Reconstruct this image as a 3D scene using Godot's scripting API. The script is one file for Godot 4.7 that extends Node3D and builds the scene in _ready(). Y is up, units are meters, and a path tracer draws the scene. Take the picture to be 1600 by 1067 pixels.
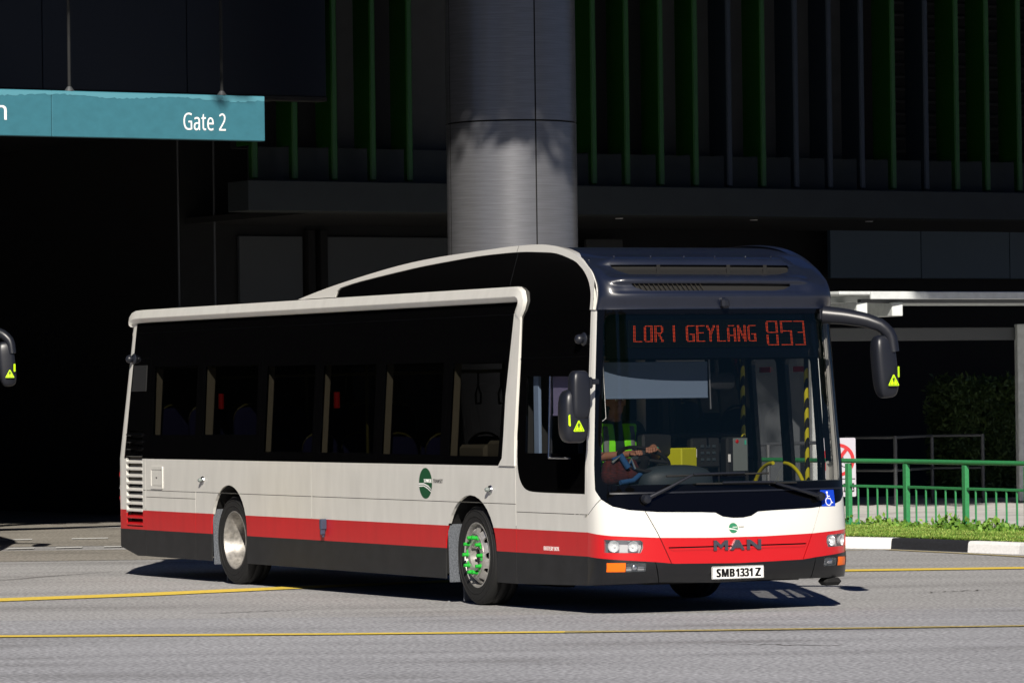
extends Node3D
# A single-deck bus turning in front of a bus interchange, low morning sun from behind the camera.

var M := {}
var rng := RandomNumberGenerator.new()
var used := {}
var font: SystemFont
var font_bold: SystemFont

const HALF := 1.275      # half width of the bus
const AD := 0.46         # depth of the rounded front in plan
const AN := 3.0
const YAW := 0.4602
var plan_l := PackedFloat32Array()
var plan_w := PackedFloat32Array()
var plan_s := PackedFloat32Array()


func _ready() -> void:
	rng.seed = 7
	_camera_and_light()
	_materials()
	_plan_table()
	_ground()
	_building()
	_column()
	_gate_sign()
	_shelter()
	_fence()
	_handrails()
	_notice()
	_hedge()
	_kerb()
	_grass()
	_trees()
	var bus := _bus("single_deck_bus", "cream, red and black single deck bus turning across the road in sunlight")
	bus.position = Vector3(0.8447, -0.0225, -38.0851)
	bus.rotation.y = YAW
	_driver(bus)
	_bag(bus)
	_second_bus(bus)


# ------------------------------------------------------------------ camera, sky, sun
func _camera_and_light() -> void:
	var cam := Camera3D.new()
	cam.name = "camera"
	cam.fov = 8.917
	cam.far = 400.0
	cam.near = 0.5
	cam.position = Vector3(0, 1.95, 0)
	cam.rotation = Vector3(0.0121, 0, -0.0132)
	add_child(cam)
	cam.current = true
	var sun := DirectionalLight3D.new()
	sun.name = "sun"
	sun.light_energy = 1.6
	sun.light_color = Color(1.0, 0.97, 0.925)
	sun.light_angular_distance = 0.5
	sun.shadow_enabled = true
	sun.directional_shadow_max_distance = 200.0
	sun.rotation = Vector3(deg_to_rad(-31.0), deg_to_rad(0.5), 0)
	add_child(sun)
	var sky_mat := ProceduralSkyMaterial.new()
	sky_mat.sky_top_color = Color(0.16, 0.33, 0.66)
	sky_mat.sky_horizon_color = Color(0.50, 0.64, 0.80)
	sky_mat.sky_curve = 0.12
	sky_mat.ground_bottom_color = Color(0.16, 0.16, 0.15)
	sky_mat.ground_horizon_color = Color(0.32, 0.33, 0.33)
	sky_mat.sun_angle_max = 1.0
	var sky := Sky.new()
	sky.sky_material = sky_mat
	var env := Environment.new()
	env.background_mode = Environment.BG_SKY
	env.sky = sky
	env.background_energy_multiplier = 0.30
	env.tonemap_mode = Environment.TONE_MAPPER_LINEAR
	env.tonemap_exposure = 1.27
	env.sdfgi_enabled = true
	env.ssao_enabled = true
	env.ssil_enabled = true
	var we := WorldEnvironment.new()
	we.name = "world_environment"
	we.environment = env
	add_child(we)


# ------------------------------------------------------------------ materials
func noise_tex(freq: float, lo: float, hi: float, size := 512, seed_n := 1, oct := 4, kind := FastNoiseLite.TYPE_SIMPLEX_SMOOTH) -> NoiseTexture2D:
	var n := FastNoiseLite.new()
	n.seed = seed_n
	n.noise_type = kind
	n.frequency = freq
	n.fractal_octaves = oct
	var t := NoiseTexture2D.new()
	t.noise = n
	t.width = size
	t.height = size
	t.seamless = true
	var g := Gradient.new()
	g.set_color(0, Color(lo, lo, lo))
	g.set_color(1, Color(hi, hi, hi))
	t.color_ramp = g
	return t


func mat(key: String, c: Color, rough := 0.6, metal := 0.0) -> StandardMaterial3D:
	var m := StandardMaterial3D.new()
	m.resource_name = key
	m.albedo_color = c
	m.roughness = rough
	m.metallic = metal
	m.cull_mode = BaseMaterial3D.CULL_DISABLED
	M[key] = m
	return m


func grain(m: StandardMaterial3D, t: Texture2D, scale: Vector3) -> void:
	m.albedo_texture = t
	m.uv1_triplanar = true
	m.uv1_world_triplanar = true
	m.uv1_scale = scale


func detail(m: StandardMaterial3D, t: Texture2D, scale: Vector3) -> void:
	m.detail_enabled = true
	m.detail_blend_mode = BaseMaterial3D.BLEND_MODE_MUL
	m.detail_albedo = t
	m.detail_uv_layer = BaseMaterial3D.DETAIL_UV_2
	m.uv2_triplanar = true
	m.uv2_world_triplanar = true
	m.uv2_scale = scale


func coat(m: StandardMaterial3D, amount := 1.0, r := 0.05) -> void:
	m.clearcoat_enabled = true
	m.clearcoat = amount
	m.clearcoat_roughness = r


func glass(key: String, c: Color) -> StandardMaterial3D:
	var m := mat(key, c, 0.02)
	m.transparency = BaseMaterial3D.TRANSPARENCY_ALPHA
	m.metallic_specular = 0.5
	return m


func _materials() -> void:
	font = SystemFont.new()
	font.font_names = PackedStringArray(["Droid Sans"])
	font_bold = SystemFont.new()
	font_bold.font_names = PackedStringArray(["Droid Sans"])
	font_bold.font_weight = 700
	var fine := noise_tex(0.12, 0.50, 1.0, 1024, 3, 4)
	var patch := noise_tex(0.012, 0.80, 1.0, 512, 5, 6)
	patch.color_ramp.set_color(0, Color(0.78, 0.775, 0.77))
	patch.color_ramp.add_point(0.34, Color(0.91, 0.91, 0.91))
	patch.color_ramp.add_point(0.55, Color(0.95, 0.95, 0.95))
	var soft := noise_tex(0.02, 0.86, 1.0, 512, 9, 5)
	var m := mat("asphalt", Color(0.875, 0.872, 0.87), 0.9)
	grain(m, fine, Vector3(0.16, 0.16, 0.16))
	detail(m, patch, Vector3(0.02, 0.02, 0.09))
	m = mat("asphalt_patch", Color(0.865, 0.868, 0.88), 0.9)
	grain(m, fine, Vector3(0.15, 0.15, 0.15))
	detail(m, patch, Vector3(0.03, 0.03, 0.12))
	m = mat("concrete_band", Color(0.76, 0.735, 0.69), 0.9)
	grain(m, fine, Vector3(0.13, 0.13, 0.13))
	detail(m, patch, Vector3(0.06, 0.06, 0.1))
	m = mat("concrete", Color(0.87, 0.86, 0.845), 0.9)
	grain(m, soft, Vector3(0.4, 0.4, 0.4))
	detail(m, patch, Vector3(0.08, 0.08, 0.08))
	m = mat("yellow_line", Color(0.98, 0.85, 0.33), 0.8)
	grain(m, noise_tex(0.06, 0.85, 1.0, 512, 21, 5), Vector3(0.5, 0.5, 0.5))
	m = mat("yellow_line_worn", Color(0.86, 0.78, 0.50), 0.85)
	grain(m, noise_tex(0.06, 0.6, 1.0, 512, 22, 5), Vector3(0.5, 0.5, 0.5))
	m = mat("white_line", Color(0.86, 0.86, 0.85), 0.8)
	grain(m, noise_tex(0.06, 0.85, 1.0, 512, 23, 5), Vector3(0.5, 0.5, 0.5))
	mat("crack", Color(0.40, 0.39, 0.38), 0.95)
	m = mat("soil", Color(0.24, 0.26, 0.12), 0.95)
	grain(m, fine, Vector3(0.4, 0.4, 0.4))
	m = mat("grass", Color(0.40, 0.56, 0.13), 0.7)
	m.vertex_color_use_as_albedo = true
	m.backlight_enabled = true
	m.backlight = Color(0.30, 0.38, 0.08)
	m = mat("leaf", Color(0.30, 0.40, 0.14), 0.6)
	m.vertex_color_use_as_albedo = true
	m.backlight_enabled = true
	m.backlight = Color(0.16, 0.22, 0.05)
	m = mat("hedge_leaf", Color(0.20, 0.30, 0.10), 0.6)
	m.vertex_color_use_as_albedo = true
	m = mat("bark", Color(0.30, 0.26, 0.22), 0.95)
	grain(m, soft, Vector3(2, 0.6, 2))
	m = mat("kerb_white", Color(0.97, 0.97, 0.97), 0.75)
	grain(m, noise_tex(0.05, 0.88, 1.0, 512, 31, 5), Vector3(0.8, 0.8, 0.8))
	m = mat("kerb_black", Color(0.15, 0.16, 0.19), 0.75)
	grain(m, noise_tex(0.05, 0.6, 1.0, 512, 32, 5), Vector3(0.8, 0.8, 0.8))
	# building
	m = mat("wall_grey", Color(0.27, 0.275, 0.275), 0.8)
	grain(m, soft, Vector3(0.25, 0.25, 0.25))
	m = mat("wall_dark", Color(0.11, 0.115, 0.12), 0.85)
	grain(m, soft, Vector3(0.25, 0.25, 0.25))
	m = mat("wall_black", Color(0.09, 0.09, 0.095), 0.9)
	m = mat("beam_grey", Color(0.19, 0.215, 0.22), 0.75)
	grain(m, soft, Vector3(0.2, 0.2, 0.2))
	mat("panel_light", Color(0.29, 0.305, 0.32), 0.7)
	mat("panel_blue", Color(0.25, 0.33, 0.40), 0.5)
	mat("fascia_navy", Color(0.06, 0.085, 0.13), 0.35, 0.2)
	mat("fin_green", Color(0.09, 0.32, 0.05), 0.45)
	mat("fin_blue", Color(0.13, 0.175, 0.22), 0.45)
	mat("ceiling", Color(0.14, 0.14, 0.14), 0.9)
	mat("slat_dark", Color(0.15, 0.15, 0.15), 0.8)
	m = mat("column_metal", Color(0.54, 0.545, 0.565), 0.30, 0.6)
	grain(m, noise_tex(0.02, 0.82, 1.0, 512, 41, 4), Vector3(0.15, 3.0, 0.15))
	mat("joint", Color(0.04, 0.04, 0.04), 0.9)
	m = mat("sign_teal", Color(0.22, 0.45, 0.51), 0.45)
	grain(m, noise_tex(0.03, 0.9, 1.0, 512, 42, 4), Vector3(0.4, 0.4, 0.4))
	mat("sign_grime", Color(0.30, 0.54, 0.60), 0.7)
	mat("sign_white", Color(0.92, 0.92, 0.92), 0.6)
	mat("steel", Color(0.62, 0.62, 0.62), 0.35, 0.8)
	mat("steel_blue", Color(0.27, 0.30, 0.38), 0.4, 0.3)
	mat("steel_dark", Color(0.34, 0.35, 0.36), 0.5, 0.3)
	m = mat("fence_green", Color(0.22, 0.56, 0.34), 0.45)
	grain(m, noise_tex(0.03, 0.85, 1.0, 512, 43, 4), Vector3(1.5, 1.5, 1.5))
	m = mat("shelter_white", Color(0.83, 0.85, 0.85), 0.6)
	grain(m, noise_tex(0.02, 0.88, 1.0, 512, 44, 5), Vector3(0.6, 0.6, 0.6))
	mat("notice_white", Color(0.70, 0.69, 0.73), 0.5)
	mat("notice_red", Color(0.72, 0.08, 0.12), 0.5)
	mat("ink", Color(0.05, 0.05, 0.06), 0.6)
	# bus
	var dirt := noise_tex(0.014, 0.93, 1.0, 512, 51, 6)
	m = mat("cream", Color(0.855, 0.850, 0.825), 0.35)
	grain(m, dirt, Vector3(0.9, 0.18, 0.9))
	coat(m, 0.5, 0.12)
	m = mat("cream_front", Color(0.855, 0.850, 0.825), 0.3)
	coat(m, 0.8, 0.05)
	m = mat("cream_dull", Color(0.82, 0.81, 0.78), 0.5)
	m = mat("red", Color(0.76, 0.085, 0.11), 0.4)
	grain(m, dirt, Vector3(0.9, 0.18, 0.9))
	coat(m, 0.4, 0.15)
	m = mat("red_front", Color(0.745, 0.03, 0.065), 0.3)
	coat(m, 0.8, 0.05)
	m = mat("skirt", Color(0.15, 0.153, 0.158), 0.6)
	grain(m, noise_tex(0.014, 0.75, 1.0, 512, 52, 5), Vector3(0.6, 0.6, 0.6))
	m = mat("bumper", Color(0.022, 0.028, 0.042), 0.4)
	coat(m, 0.5, 0.1)
	m = mat("gloss_black", Color(0.022, 0.022, 0.025), 0.06)
	m = mat("navy", Color(0.075, 0.10, 0.165), 0.4)
	coat(m, 0.6, 0.16)
	grain(m, noise_tex(0.02, 0.9, 1.0, 512, 53, 5), Vector3(0.6, 0.6, 0.6))
	mat("mesh_black", Color(0.055, 0.052, 0.048), 0.8)
	mat("rib_brown", Color(0.16, 0.145, 0.11), 0.7)
	mat("matte_black", Color(0.03, 0.03, 0.033), 0.8)
	mat("seam", Color(0.03, 0.03, 0.03), 0.9)
	m = mat("plastic_black", Color(0.095, 0.105, 0.135), 0.38)
	mat("rubber", Color(0.085, 0.085, 0.085), 0.75)
	M["rubber"].albedo_texture = noise_tex(0.05, 0.7, 1.0, 256, 54, 4)
	M["rubber"].uv1_triplanar = true
	M["rubber"].uv1_scale = Vector3(2, 2, 2)
	m = mat("alloy", Color(0.80, 0.79, 0.77), 0.34, 0.55)
	m.albedo_texture = noise_tex(0.04, 0.75, 1.0, 256, 55, 5)
	m.uv1_triplanar = true
	m.uv1_scale = Vector3(2, 2, 2)
	m = mat("alloy_worn", Color(0.76, 0.745, 0.72), 0.40, 0.5)
	m.albedo_texture = noise_tex(0.03, 0.55, 1.0, 256, 57, 5)
	m.uv1_triplanar = true
	m.uv1_scale = Vector3(2, 2, 2)
	mat("chrome", Color(0.75, 0.75, 0.77), 0.15, 1.0)
	mat("chrome_letter", Color(0.60, 0.60, 0.62), 0.22, 1.0)
	mat("hub_dark", Color(0.10, 0.09, 0.08), 0.8)
	mat("nut_green", Color(0.11, 0.66, 0.19), 0.5)
	mat("mudflap", Color(0.42, 0.44, 0.47), 0.85)
	M["mudflap"].albedo_texture = noise_tex(0.09, 0.62, 1.0, 256, 56, 6)
	M["mudflap"].uv1_triplanar = true
	M["mudflap"].uv1_scale = Vector3(2, 2, 2)
	mat("plate_white", Color(0.93, 0.93, 0.92), 0.5)
	mat("logo_green", Color(0.03, 0.30, 0.17), 0.4)
	mat("logo_green_light", Color(0.20, 0.50, 0.36), 0.4)
	mat("sticker_blue", Color(0.07, 0.25, 0.75), 0.4)
	mat("amber", Color(0.95, 0.42, 0.05), 0.2)
	mat("red_lens", Color(0.55, 0.03, 0.04), 0.2)
	mat("lamp_reflector", Color(0.82, 0.83, 0.84), 0.28, 0.45)
	m = glass("lamp_glass", Color(0.8, 0.85, 0.9, 0.06))
	m = glass("side_glass", Color(0.004, 0.005, 0.005, 0.80))
	m = glass("windscreen_glass", Color(0.006, 0.03, 0.022, 0.42))
	m = glass("door_glass", Color(0.012, 0.03, 0.025, 0.18))
	mat("hi_vis", Color(0.50, 0.95, 0.05), 0.7)
	mat("sticker_yellow", Color(0.78, 0.95, 0.05), 0.5)
	# cabin
	mat("dash", Color(0.20, 0.24, 0.26), 0.55)
	mat("cab_grey", Color(0.10, 0.105, 0.11), 0.6)
	mat("interior_dark", Color(0.11, 0.105, 0.09), 0.8)
	mat("interior_wall", Color(0.30, 0.28, 0.24), 0.7)
	mat("pillar_cream", Color(0.70, 0.66, 0.56), 0.6)
	mat("seat_blue", Color(0.09, 0.09, 0.26), 0.9)
	mat("pole_olive", Color(0.36, 0.34, 0.13), 0.4)
	mat("pole_yellow", Color(0.80, 0.76, 0.10), 0.4)
	mat("box_yellow", Color(0.80, 0.80, 0.10), 0.5)
	mat("device_grey", Color(0.45, 0.48, 0.47), 0.4)
	mat("blind", Color(0.41, 0.48, 0.57), 0.8)
	mat("blind_violet", Color(0.42, 0.40, 0.52), 0.85)
	mat("skin", Color(0.62, 0.43, 0.33), 0.6)
	mat("shirt", Color(0.03, 0.15, 0.13), 0.85)
	mat("cuff", Color(0.25, 0.72, 0.60), 0.85)
	mat("hair", Color(0.04, 0.035, 0.03), 0.8)
	mat("trousers", Color(0.06, 0.06, 0.07), 0.9)
	mat("extinguisher_red", Color(0.75, 0.06, 0.05), 0.4)
	mat("bag_blue", Color(0.12, 0.30, 0.48), 0.9)
	mat("screen_green", Color(0.12, 0.16, 0.15), 0.4)


# ------------------------------------------------------------------ naming
func tag(o: Node3D, label: String, category: String, group := "", kind := "") -> void:
	if label:
		o.set_meta("label", label)
	if category:
		o.set_meta("category", category)
	if group:
		o.set_meta("group", group)
	if kind:
		o.set_meta("kind", kind)


func numbered(called: String) -> String:
	if not used.has(called):
		used[called] = 0
		return called
	used[called] += 1
	return "%s_%03d" % [called, used[called]]


func base(called: String, at := Vector3.ZERO, turn := 0.0) -> Node3D:
	var o := Node3D.new()
	o.name = numbered(called)
	o.position = at
	o.rotation.y = turn
	add_child(o)
	return o


func mi(called: String, mesh: Mesh, m: Material, parent: Node3D) -> MeshInstance3D:
	var o := MeshInstance3D.new()
	o.mesh = mesh
	o.material_override = null
	if m and mesh.get_surface_count() > 0:
		if mesh is PrimitiveMesh:
			(mesh as PrimitiveMesh).material = m
		else:
			mesh.surface_set_material(0, m)
	if parent == self:
		o.name = numbered(called)
	else:
		var n := 0
		var nm := called
		while parent.has_node(NodePath(nm)):
			n += 1
			nm = "%s_%03d" % [called, n]
		o.name = nm
	parent.add_child(o, true)
	return o


func part(called: String, st: SurfaceTool, m: Material, parent: Node3D) -> MeshInstance3D:
	st.index()
	return mi(called, st.commit(), m, parent)


# share a mesh with another transform
func again(called: String, src: MeshInstance3D, parent: Node3D, xf: Transform3D) -> MeshInstance3D:
	var o := MeshInstance3D.new()
	o.mesh = src.mesh
	var n := 0
	var nm := called
	while parent.has_node(NodePath(nm)):
		n += 1
		nm = "%s_%03d" % [called, n]
	o.name = nm
	parent.add_child(o, true)
	o.transform = xf
	return o


# ------------------------------------------------------------------ mesh helpers
func new_st() -> SurfaceTool:
	var s := SurfaceTool.new()
	s.begin(Mesh.PRIMITIVE_TRIANGLES)
	return s


func tri(s: SurfaceTool, a: Vector3, b: Vector3, c: Vector3, na: Vector3, nb: Vector3, nc: Vector3) -> void:
	var g := (c - a).cross(b - a)
	if g.length_squared() < 1e-16:
		return
	if g.dot(na + nb + nc) < 0.0:
		var t := b; b = c; c = t
		t = nb; nb = nc; nc = t
	s.set_normal(na); s.add_vertex(a)
	s.set_normal(nb); s.add_vertex(b)
	s.set_normal(nc); s.add_vertex(c)


func ftri(s: SurfaceTool, a: Vector3, b: Vector3, c: Vector3, hint: Vector3) -> void:
	var g := (c - a).cross(b - a)
	if g.length_squared() < 1e-16:
		return
	g = g.normalized()
	if g.dot(hint) < 0.0:
		g = -g
	tri(s, a, b, c, g, g, g)


func fquad(s: SurfaceTool, a: Vector3, b: Vector3, c: Vector3, d: Vector3, hint: Vector3) -> void:
	ftri(s, a, b, c, hint)
	ftri(s, a, c, d, hint)


# chamfered box
func box(s: SurfaceTool, c: Vector3, size: Vector3, bev := 0.0, bas := Basis.IDENTITY) -> void:
	var h := size * 0.5
	var b := minf(bev, minf(h.x, minf(h.y, h.z)) * 0.9)
	var ax := [bas.x, bas.y, bas.z]
	var hh := [h.x, h.y, h.z]
	for k in 3:
		var u := (k + 1) % 3
		var v := (k + 2) % 3
		for sg in [-1.0, 1.0]:
			var n: Vector3 = ax[k] * sg
			var o: Vector3 = c + n * hh[k]
			var du: Vector3 = ax[u] * (hh[u] - b)
			var dv: Vector3 = ax[v] * (hh[v] - b)
			fquad(s, o - du - dv, o + du - dv, o + du + dv, o - du + dv, n)
	if b > 0.0:
		for k in 3:
			var u := (k + 1) % 3
			var v := (k + 2) % 3
			for su in [-1.0, 1.0]:
				for sv in [-1.0, 1.0]:
					var e: Vector3 = ax[k] * (hh[k] - b)
					var p: Vector3 = c + ax[u] * su * hh[u] + ax[v] * sv * (hh[v] - b)
					var q: Vector3 = c + ax[u] * su * (hh[u] - b) + ax[v] * sv * hh[v]
					fquad(s, p - e, p + e, q + e, q - e, ax[u] * su + ax[v] * sv)
		for sx in [-1.0, 1.0]:
			for sy in [-1.0, 1.0]:
				for sz in [-1.0, 1.0]:
					var px: Vector3 = c + bas.x * sx * h.x + bas.y * sy * (h.y - b) + bas.z * sz * (h.z - b)
					var py: Vector3 = c + bas.x * sx * (h.x - b) + bas.y * sy * h.y + bas.z * sz * (h.z - b)
					var pz: Vector3 = c + bas.x * sx * (h.x - b) + bas.y * sy * (h.y - b) + bas.z * sz * h.z
					ftri(s, px, py, pz, bas.x * sx + bas.y * sy + bas.z * sz)


func tube(s: SurfaceTool, pts: Array, r: float, sides := 10, caps := true, r2 := -1.0) -> void:
	var n := pts.size()
	var up := Vector3.UP
	var rings := []
	var norms := []
	for i in n:
		var d: Vector3
		if i == 0:
			d = pts[1] - pts[0]
		elif i == n - 1:
			d = pts[n - 1] - pts[n - 2]
		else:
			d = (pts[i + 1] - pts[i]).normalized() + (pts[i] - pts[i - 1]).normalized()
		d = d.normalized()
		if i == 0 and absf(d.dot(up)) > 0.9:
			up = Vector3.RIGHT
		var x := up.cross(d).normalized()
		var y := d.cross(x).normalized()
		up = y
		var ring := PackedVector3Array()
		var nn := PackedVector3Array()
		var rad := r if r2 < 0.0 else lerpf(r, r2, float(i) / (n - 1))
		for k in sides:
			var a := TAU * k / sides
			var o := x * cos(a) + y * sin(a)
			ring.append(pts[i] + o * rad)
			nn.append(o)
		rings.append(ring)
		norms.append(nn)
	for i in n - 1:
		for k in sides:
			var j := (k + 1) % sides
			tri(s, rings[i][k], rings[i][j], rings[i + 1][j], norms[i][k], norms[i][j], norms[i + 1][j])
			tri(s, rings[i][k], rings[i + 1][j], rings[i + 1][k], norms[i][k], norms[i + 1][j], norms[i + 1][k])
	if caps:
		for e in [0, n - 1]:
			var hint: Vector3 = (pts[0] - pts[1]) if e == 0 else (pts[n - 1] - pts[n - 2])
			for k in range(1, sides - 1):
				ftri(s, rings[e][0], rings[e][k], rings[e][k + 1], hint)


# lathe round the local y axis of xf; profile points (radius, y); smooth round, creased along
func lathe(s: SurfaceTool, prof: Array, xf: Transform3D, segs := 32, smooth := true, a0 := 0.0, a1 := TAU) -> void:
	var n := prof.size()
	var nr := []
	for i in n - 1:
		var d: Vector2 = (prof[i + 1] - prof[i]).normalized()
		nr.append(Vector2(-d.y, d.x) * -1.0)
	for i in n - 1:
		var n0: Vector2 = nr[i]
		var n1: Vector2 = nr[i]
		if smooth:
			if i > 0 and nr[i - 1].dot(nr[i]) > 0.6:
				n0 = (nr[i - 1] + nr[i]).normalized()
			if i < n - 2 and nr[i + 1].dot(nr[i]) > 0.6:
				n1 = (nr[i + 1] + nr[i]).normalized()
		for k in segs:
			var t0 := lerpf(a0, a1, float(k) / segs)
			var t1 := lerpf(a0, a1, float(k + 1) / segs)
			var d0 := Vector3(cos(t0), 0, sin(t0))
			var d1 := Vector3(cos(t1), 0, sin(t1))
			var p: Vector2 = prof[i]
			var q: Vector2 = prof[i + 1]
			var a := xf * (d0 * p.x + Vector3.UP * p.y)
			var b := xf * (d1 * p.x + Vector3.UP * p.y)
			var c := xf * (d1 * q.x + Vector3.UP * q.y)
			var e := xf * (d0 * q.x + Vector3.UP * q.y)
			var na := (xf.basis * (d0 * n0.x + Vector3.UP * n0.y)).normalized()
			var nb := (xf.basis * (d1 * n0.x + Vector3.UP * n0.y)).normalized()
			var nc := (xf.basis * (d1 * n1.x + Vector3.UP * n1.y)).normalized()
			var ne := (xf.basis * (d0 * n1.x + Vector3.UP * n1.y)).normalized()
			tri(s, a, b, c, na, nb, nc)
			tri(s, a, c, e, na, nc, ne)


func ball(s: SurfaceTool, c: Vector3, r: Vector3, seg := 14, rings := 8) -> void:
	for i in rings:
		for k in seg:
			var q := []
			for e in [[i, k], [i, k + 1], [i + 1, k + 1], [i + 1, k]]:
				var th: float = PI * e[0] / rings
				var ph: float = TAU * e[1] / seg
				q.append(Vector3(sin(th) * cos(ph), cos(th), sin(th) * sin(ph)))
			var nn := []
			for d in q:
				nn.append((d / r).normalized())
			tri(s, c + q[0] * r, c + q[1] * r, c + q[2] * r, nn[0], nn[1], nn[2])
			tri(s, c + q[0] * r, c + q[2] * r, c + q[3] * r, nn[0], nn[2], nn[3])


# extruded polygon: poly in the xy plane of xf, thick along its z (from 0 to depth)
func prism(s: SurfaceTool, poly: PackedVector2Array, depth: float, xf: Transform3D) -> void:
	var idx := Geometry2D.triangulate_polygon(poly)
	var z := xf.basis.z.normalized()
	for i in range(0, idx.size(), 3):
		for e in [0.0, 1.0]:
			var p := []
			for k in 3:
				var v := poly[idx[i + k]]
				p.append(xf * Vector3(v.x, v.y, depth * e))
			ftri(s, p[0], p[1], p[2], z * (1.0 if e * depth > 0.0 or (e == 0.0 and depth < 0.0) else -1.0))
	var ccw := not Geometry2D.is_polygon_clockwise(poly)
	for i in poly.size():
		var a := poly[i]
		var b := poly[(i + 1) % poly.size()]
		var nn := Vector2(b.y - a.y, a.x - b.x) * (1.0 if ccw else -1.0)
		fquad(s, xf * Vector3(a.x, a.y, 0), xf * Vector3(b.x, b.y, 0), xf * Vector3(b.x, b.y, depth), xf * Vector3(a.x, a.y, depth), xf.basis * Vector3(nn.x, nn.y, 0))


func rect(x0: float, y0: float, x1: float, y1: float) -> PackedVector2Array:
	return PackedVector2Array([Vector2(x0, y0), Vector2(x1, y0), Vector2(x1, y1), Vector2(x0, y1)])


func round_rect(x0: float, y0: float, x1: float, y1: float, r: float, n := 5) -> PackedVector2Array:
	var p := PackedVector2Array()
	for c in [[x1 - r, y0 + r, -PI / 2], [x1 - r, y1 - r, 0.0], [x0 + r, y1 - r, PI / 2], [x0 + r, y0 + r, PI]]:
		for k in n + 1:
			var a: float = c[2] + PI / 2 * k / n
			p.append(Vector2(c[0] + cos(a) * r, c[1] + sin(a) * r))
	return p


func disc2(c: Vector2, r: Vector2, n := 28) -> PackedVector2Array:
	var p := PackedVector2Array()
	for k in n:
		p.append(c + Vector2(cos(TAU * k / n), sin(TAU * k / n)) * r)
	return p


func pv(a: Array) -> PackedVector2Array:
	var p := PackedVector2Array()
	for i in range(0, a.size(), 2):
		p.append(Vector2(a[i], a[i + 1]))
	return p


func smooth_line(a: Array, n := 3) -> Array:
	# flat list x, y, ... rounded with a Catmull-Rom curve
	var p := pv(a)
	var o := []
	for i in p.size() - 1:
		for k in n:
			var v := p[i].cubic_interpolate(p[i + 1], p[maxi(i - 1, 0)], p[mini(i + 2, p.size() - 1)], float(k) / n)
			o += [v.x, v.y]
	o += [p[-1].x, p[-1].y]
	return o


func bounds(p: PackedVector2Array) -> Rect2:
	var r := Rect2(p[0], Vector2.ZERO)
	for v in p:
		r = r.expand(v)
	return r


func steps(a: float, b: float, d: float) -> Array:
	var n := maxi(1, int(ceil((b - a) / d)))
	var o := []
	for i in n + 1:
		o.append(lerpf(a, b, float(i) / n))
	return o


func surf_normal(S: Callable, u: float, v: float, out: Vector3) -> Vector3:
	var e := 0.004
	var du: Vector3 = S.call(u + e, v) - S.call(u - e, v)
	var dv: Vector3 = S.call(u, v + e) - S.call(u, v - e)
	var n := du.cross(dv).normalized()
	return n if n.dot(out) > 0.0 else -n


# a sheet of polygons on the surface S(u, v), cut along the grid lines us and vs, with edges of the given thickness
func panel(s: SurfaceTool, polys: Array, holes: Array, S: Callable, us: Array, vs: Array, out: Vector3, off := 0.0, thick := 0.03, uvbox := Rect2()) -> void:
	var cache := {}
	var at := func(p: Vector2) -> Array:
		var k := Vector2i(int(round(p.x * 20000.0)), int(round(p.y * 20000.0)))
		if not cache.has(k):
			var n := surf_normal(S, p.x, p.y, out)
			cache[k] = [S.call(p.x, p.y) + n * off, n]
		return cache[k]
	for poly in polys:
		var bb := bounds(poly)
		for i in us.size() - 1:
			if us[i + 1] <= bb.position.x or us[i] >= bb.end.x:
				continue
			for j in vs.size() - 1:
				if vs[j + 1] <= bb.position.y or vs[j] >= bb.end.y:
					continue
				var cell := rect(us[i], vs[j], us[i + 1], vs[j + 1])
				var got: Array = Geometry2D.intersect_polygons(poly, cell)
				for h in holes:
					var hb := bounds(h)
					if not hb.intersects(Rect2(us[i], vs[j], us[i + 1] - us[i], vs[j + 1] - vs[j])):
						continue
					var next := []
					for g in got:
						for r in Geometry2D.clip_polygons(g, h):
							if not Geometry2D.is_polygon_clockwise(r):
								next.append(r)
					got = next
				for g in got:
					var idx := Geometry2D.triangulate_polygon(g)
					for q in range(0, idx.size(), 3):
						var A: Array = at.call(g[idx[q]])
						var B: Array = at.call(g[idx[q + 1]])
						var C: Array = at.call(g[idx[q + 2]])
						if uvbox.size.x != 0.0:
							var V := [A, B, C]
							var G := [g[idx[q]], g[idx[q + 1]], g[idx[q + 2]]]
							if (V[2][0] - V[0][0]).cross(V[1][0] - V[0][0]).dot(A[1]) < 0.0:
								V = [A, C, B]
								G = [G[0], G[2], G[1]]
							for w in 3:
								s.set_normal(V[w][1])
								s.set_uv(Vector2((G[w].x - uvbox.position.x) / uvbox.size.x, 1.0 - (G[w].y - uvbox.position.y) / uvbox.size.y))
								s.add_vertex(V[w][0])
						else:
							tri(s, A[0], B[0], C[0], A[1], B[1], C[1])
	if thick > 0.0:
		for c in polys + holes:
			for i in c.size():
				var a: Vector2 = c[i]
				var b: Vector2 = c[(i + 1) % c.size()]
				var n := maxi(1, int(ceil(a.distance_to(b) / 0.08)))
				for k in n:
					var mid := a.lerp(b, (k + 0.5) / n)
					if holes.has(c):
						if not polys.any(func(o): return Geometry2D.is_point_in_polygon(mid, o)):
							continue
					elif holes.any(func(o): return Geometry2D.is_point_in_polygon(mid, o)):
						continue
					var p: Array = at.call(a.lerp(b, float(k) / n))
					var q: Array = at.call(a.lerp(b, float(k + 1) / n))
					var g: Vector3 = (q[0] - p[0]).cross(p[1])
					if uvbox.size.x != 0.0:
						continue
					fquad(s, p[0], q[0], q[0] - q[1] * thick, p[0] - p[1] * thick, g)


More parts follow.
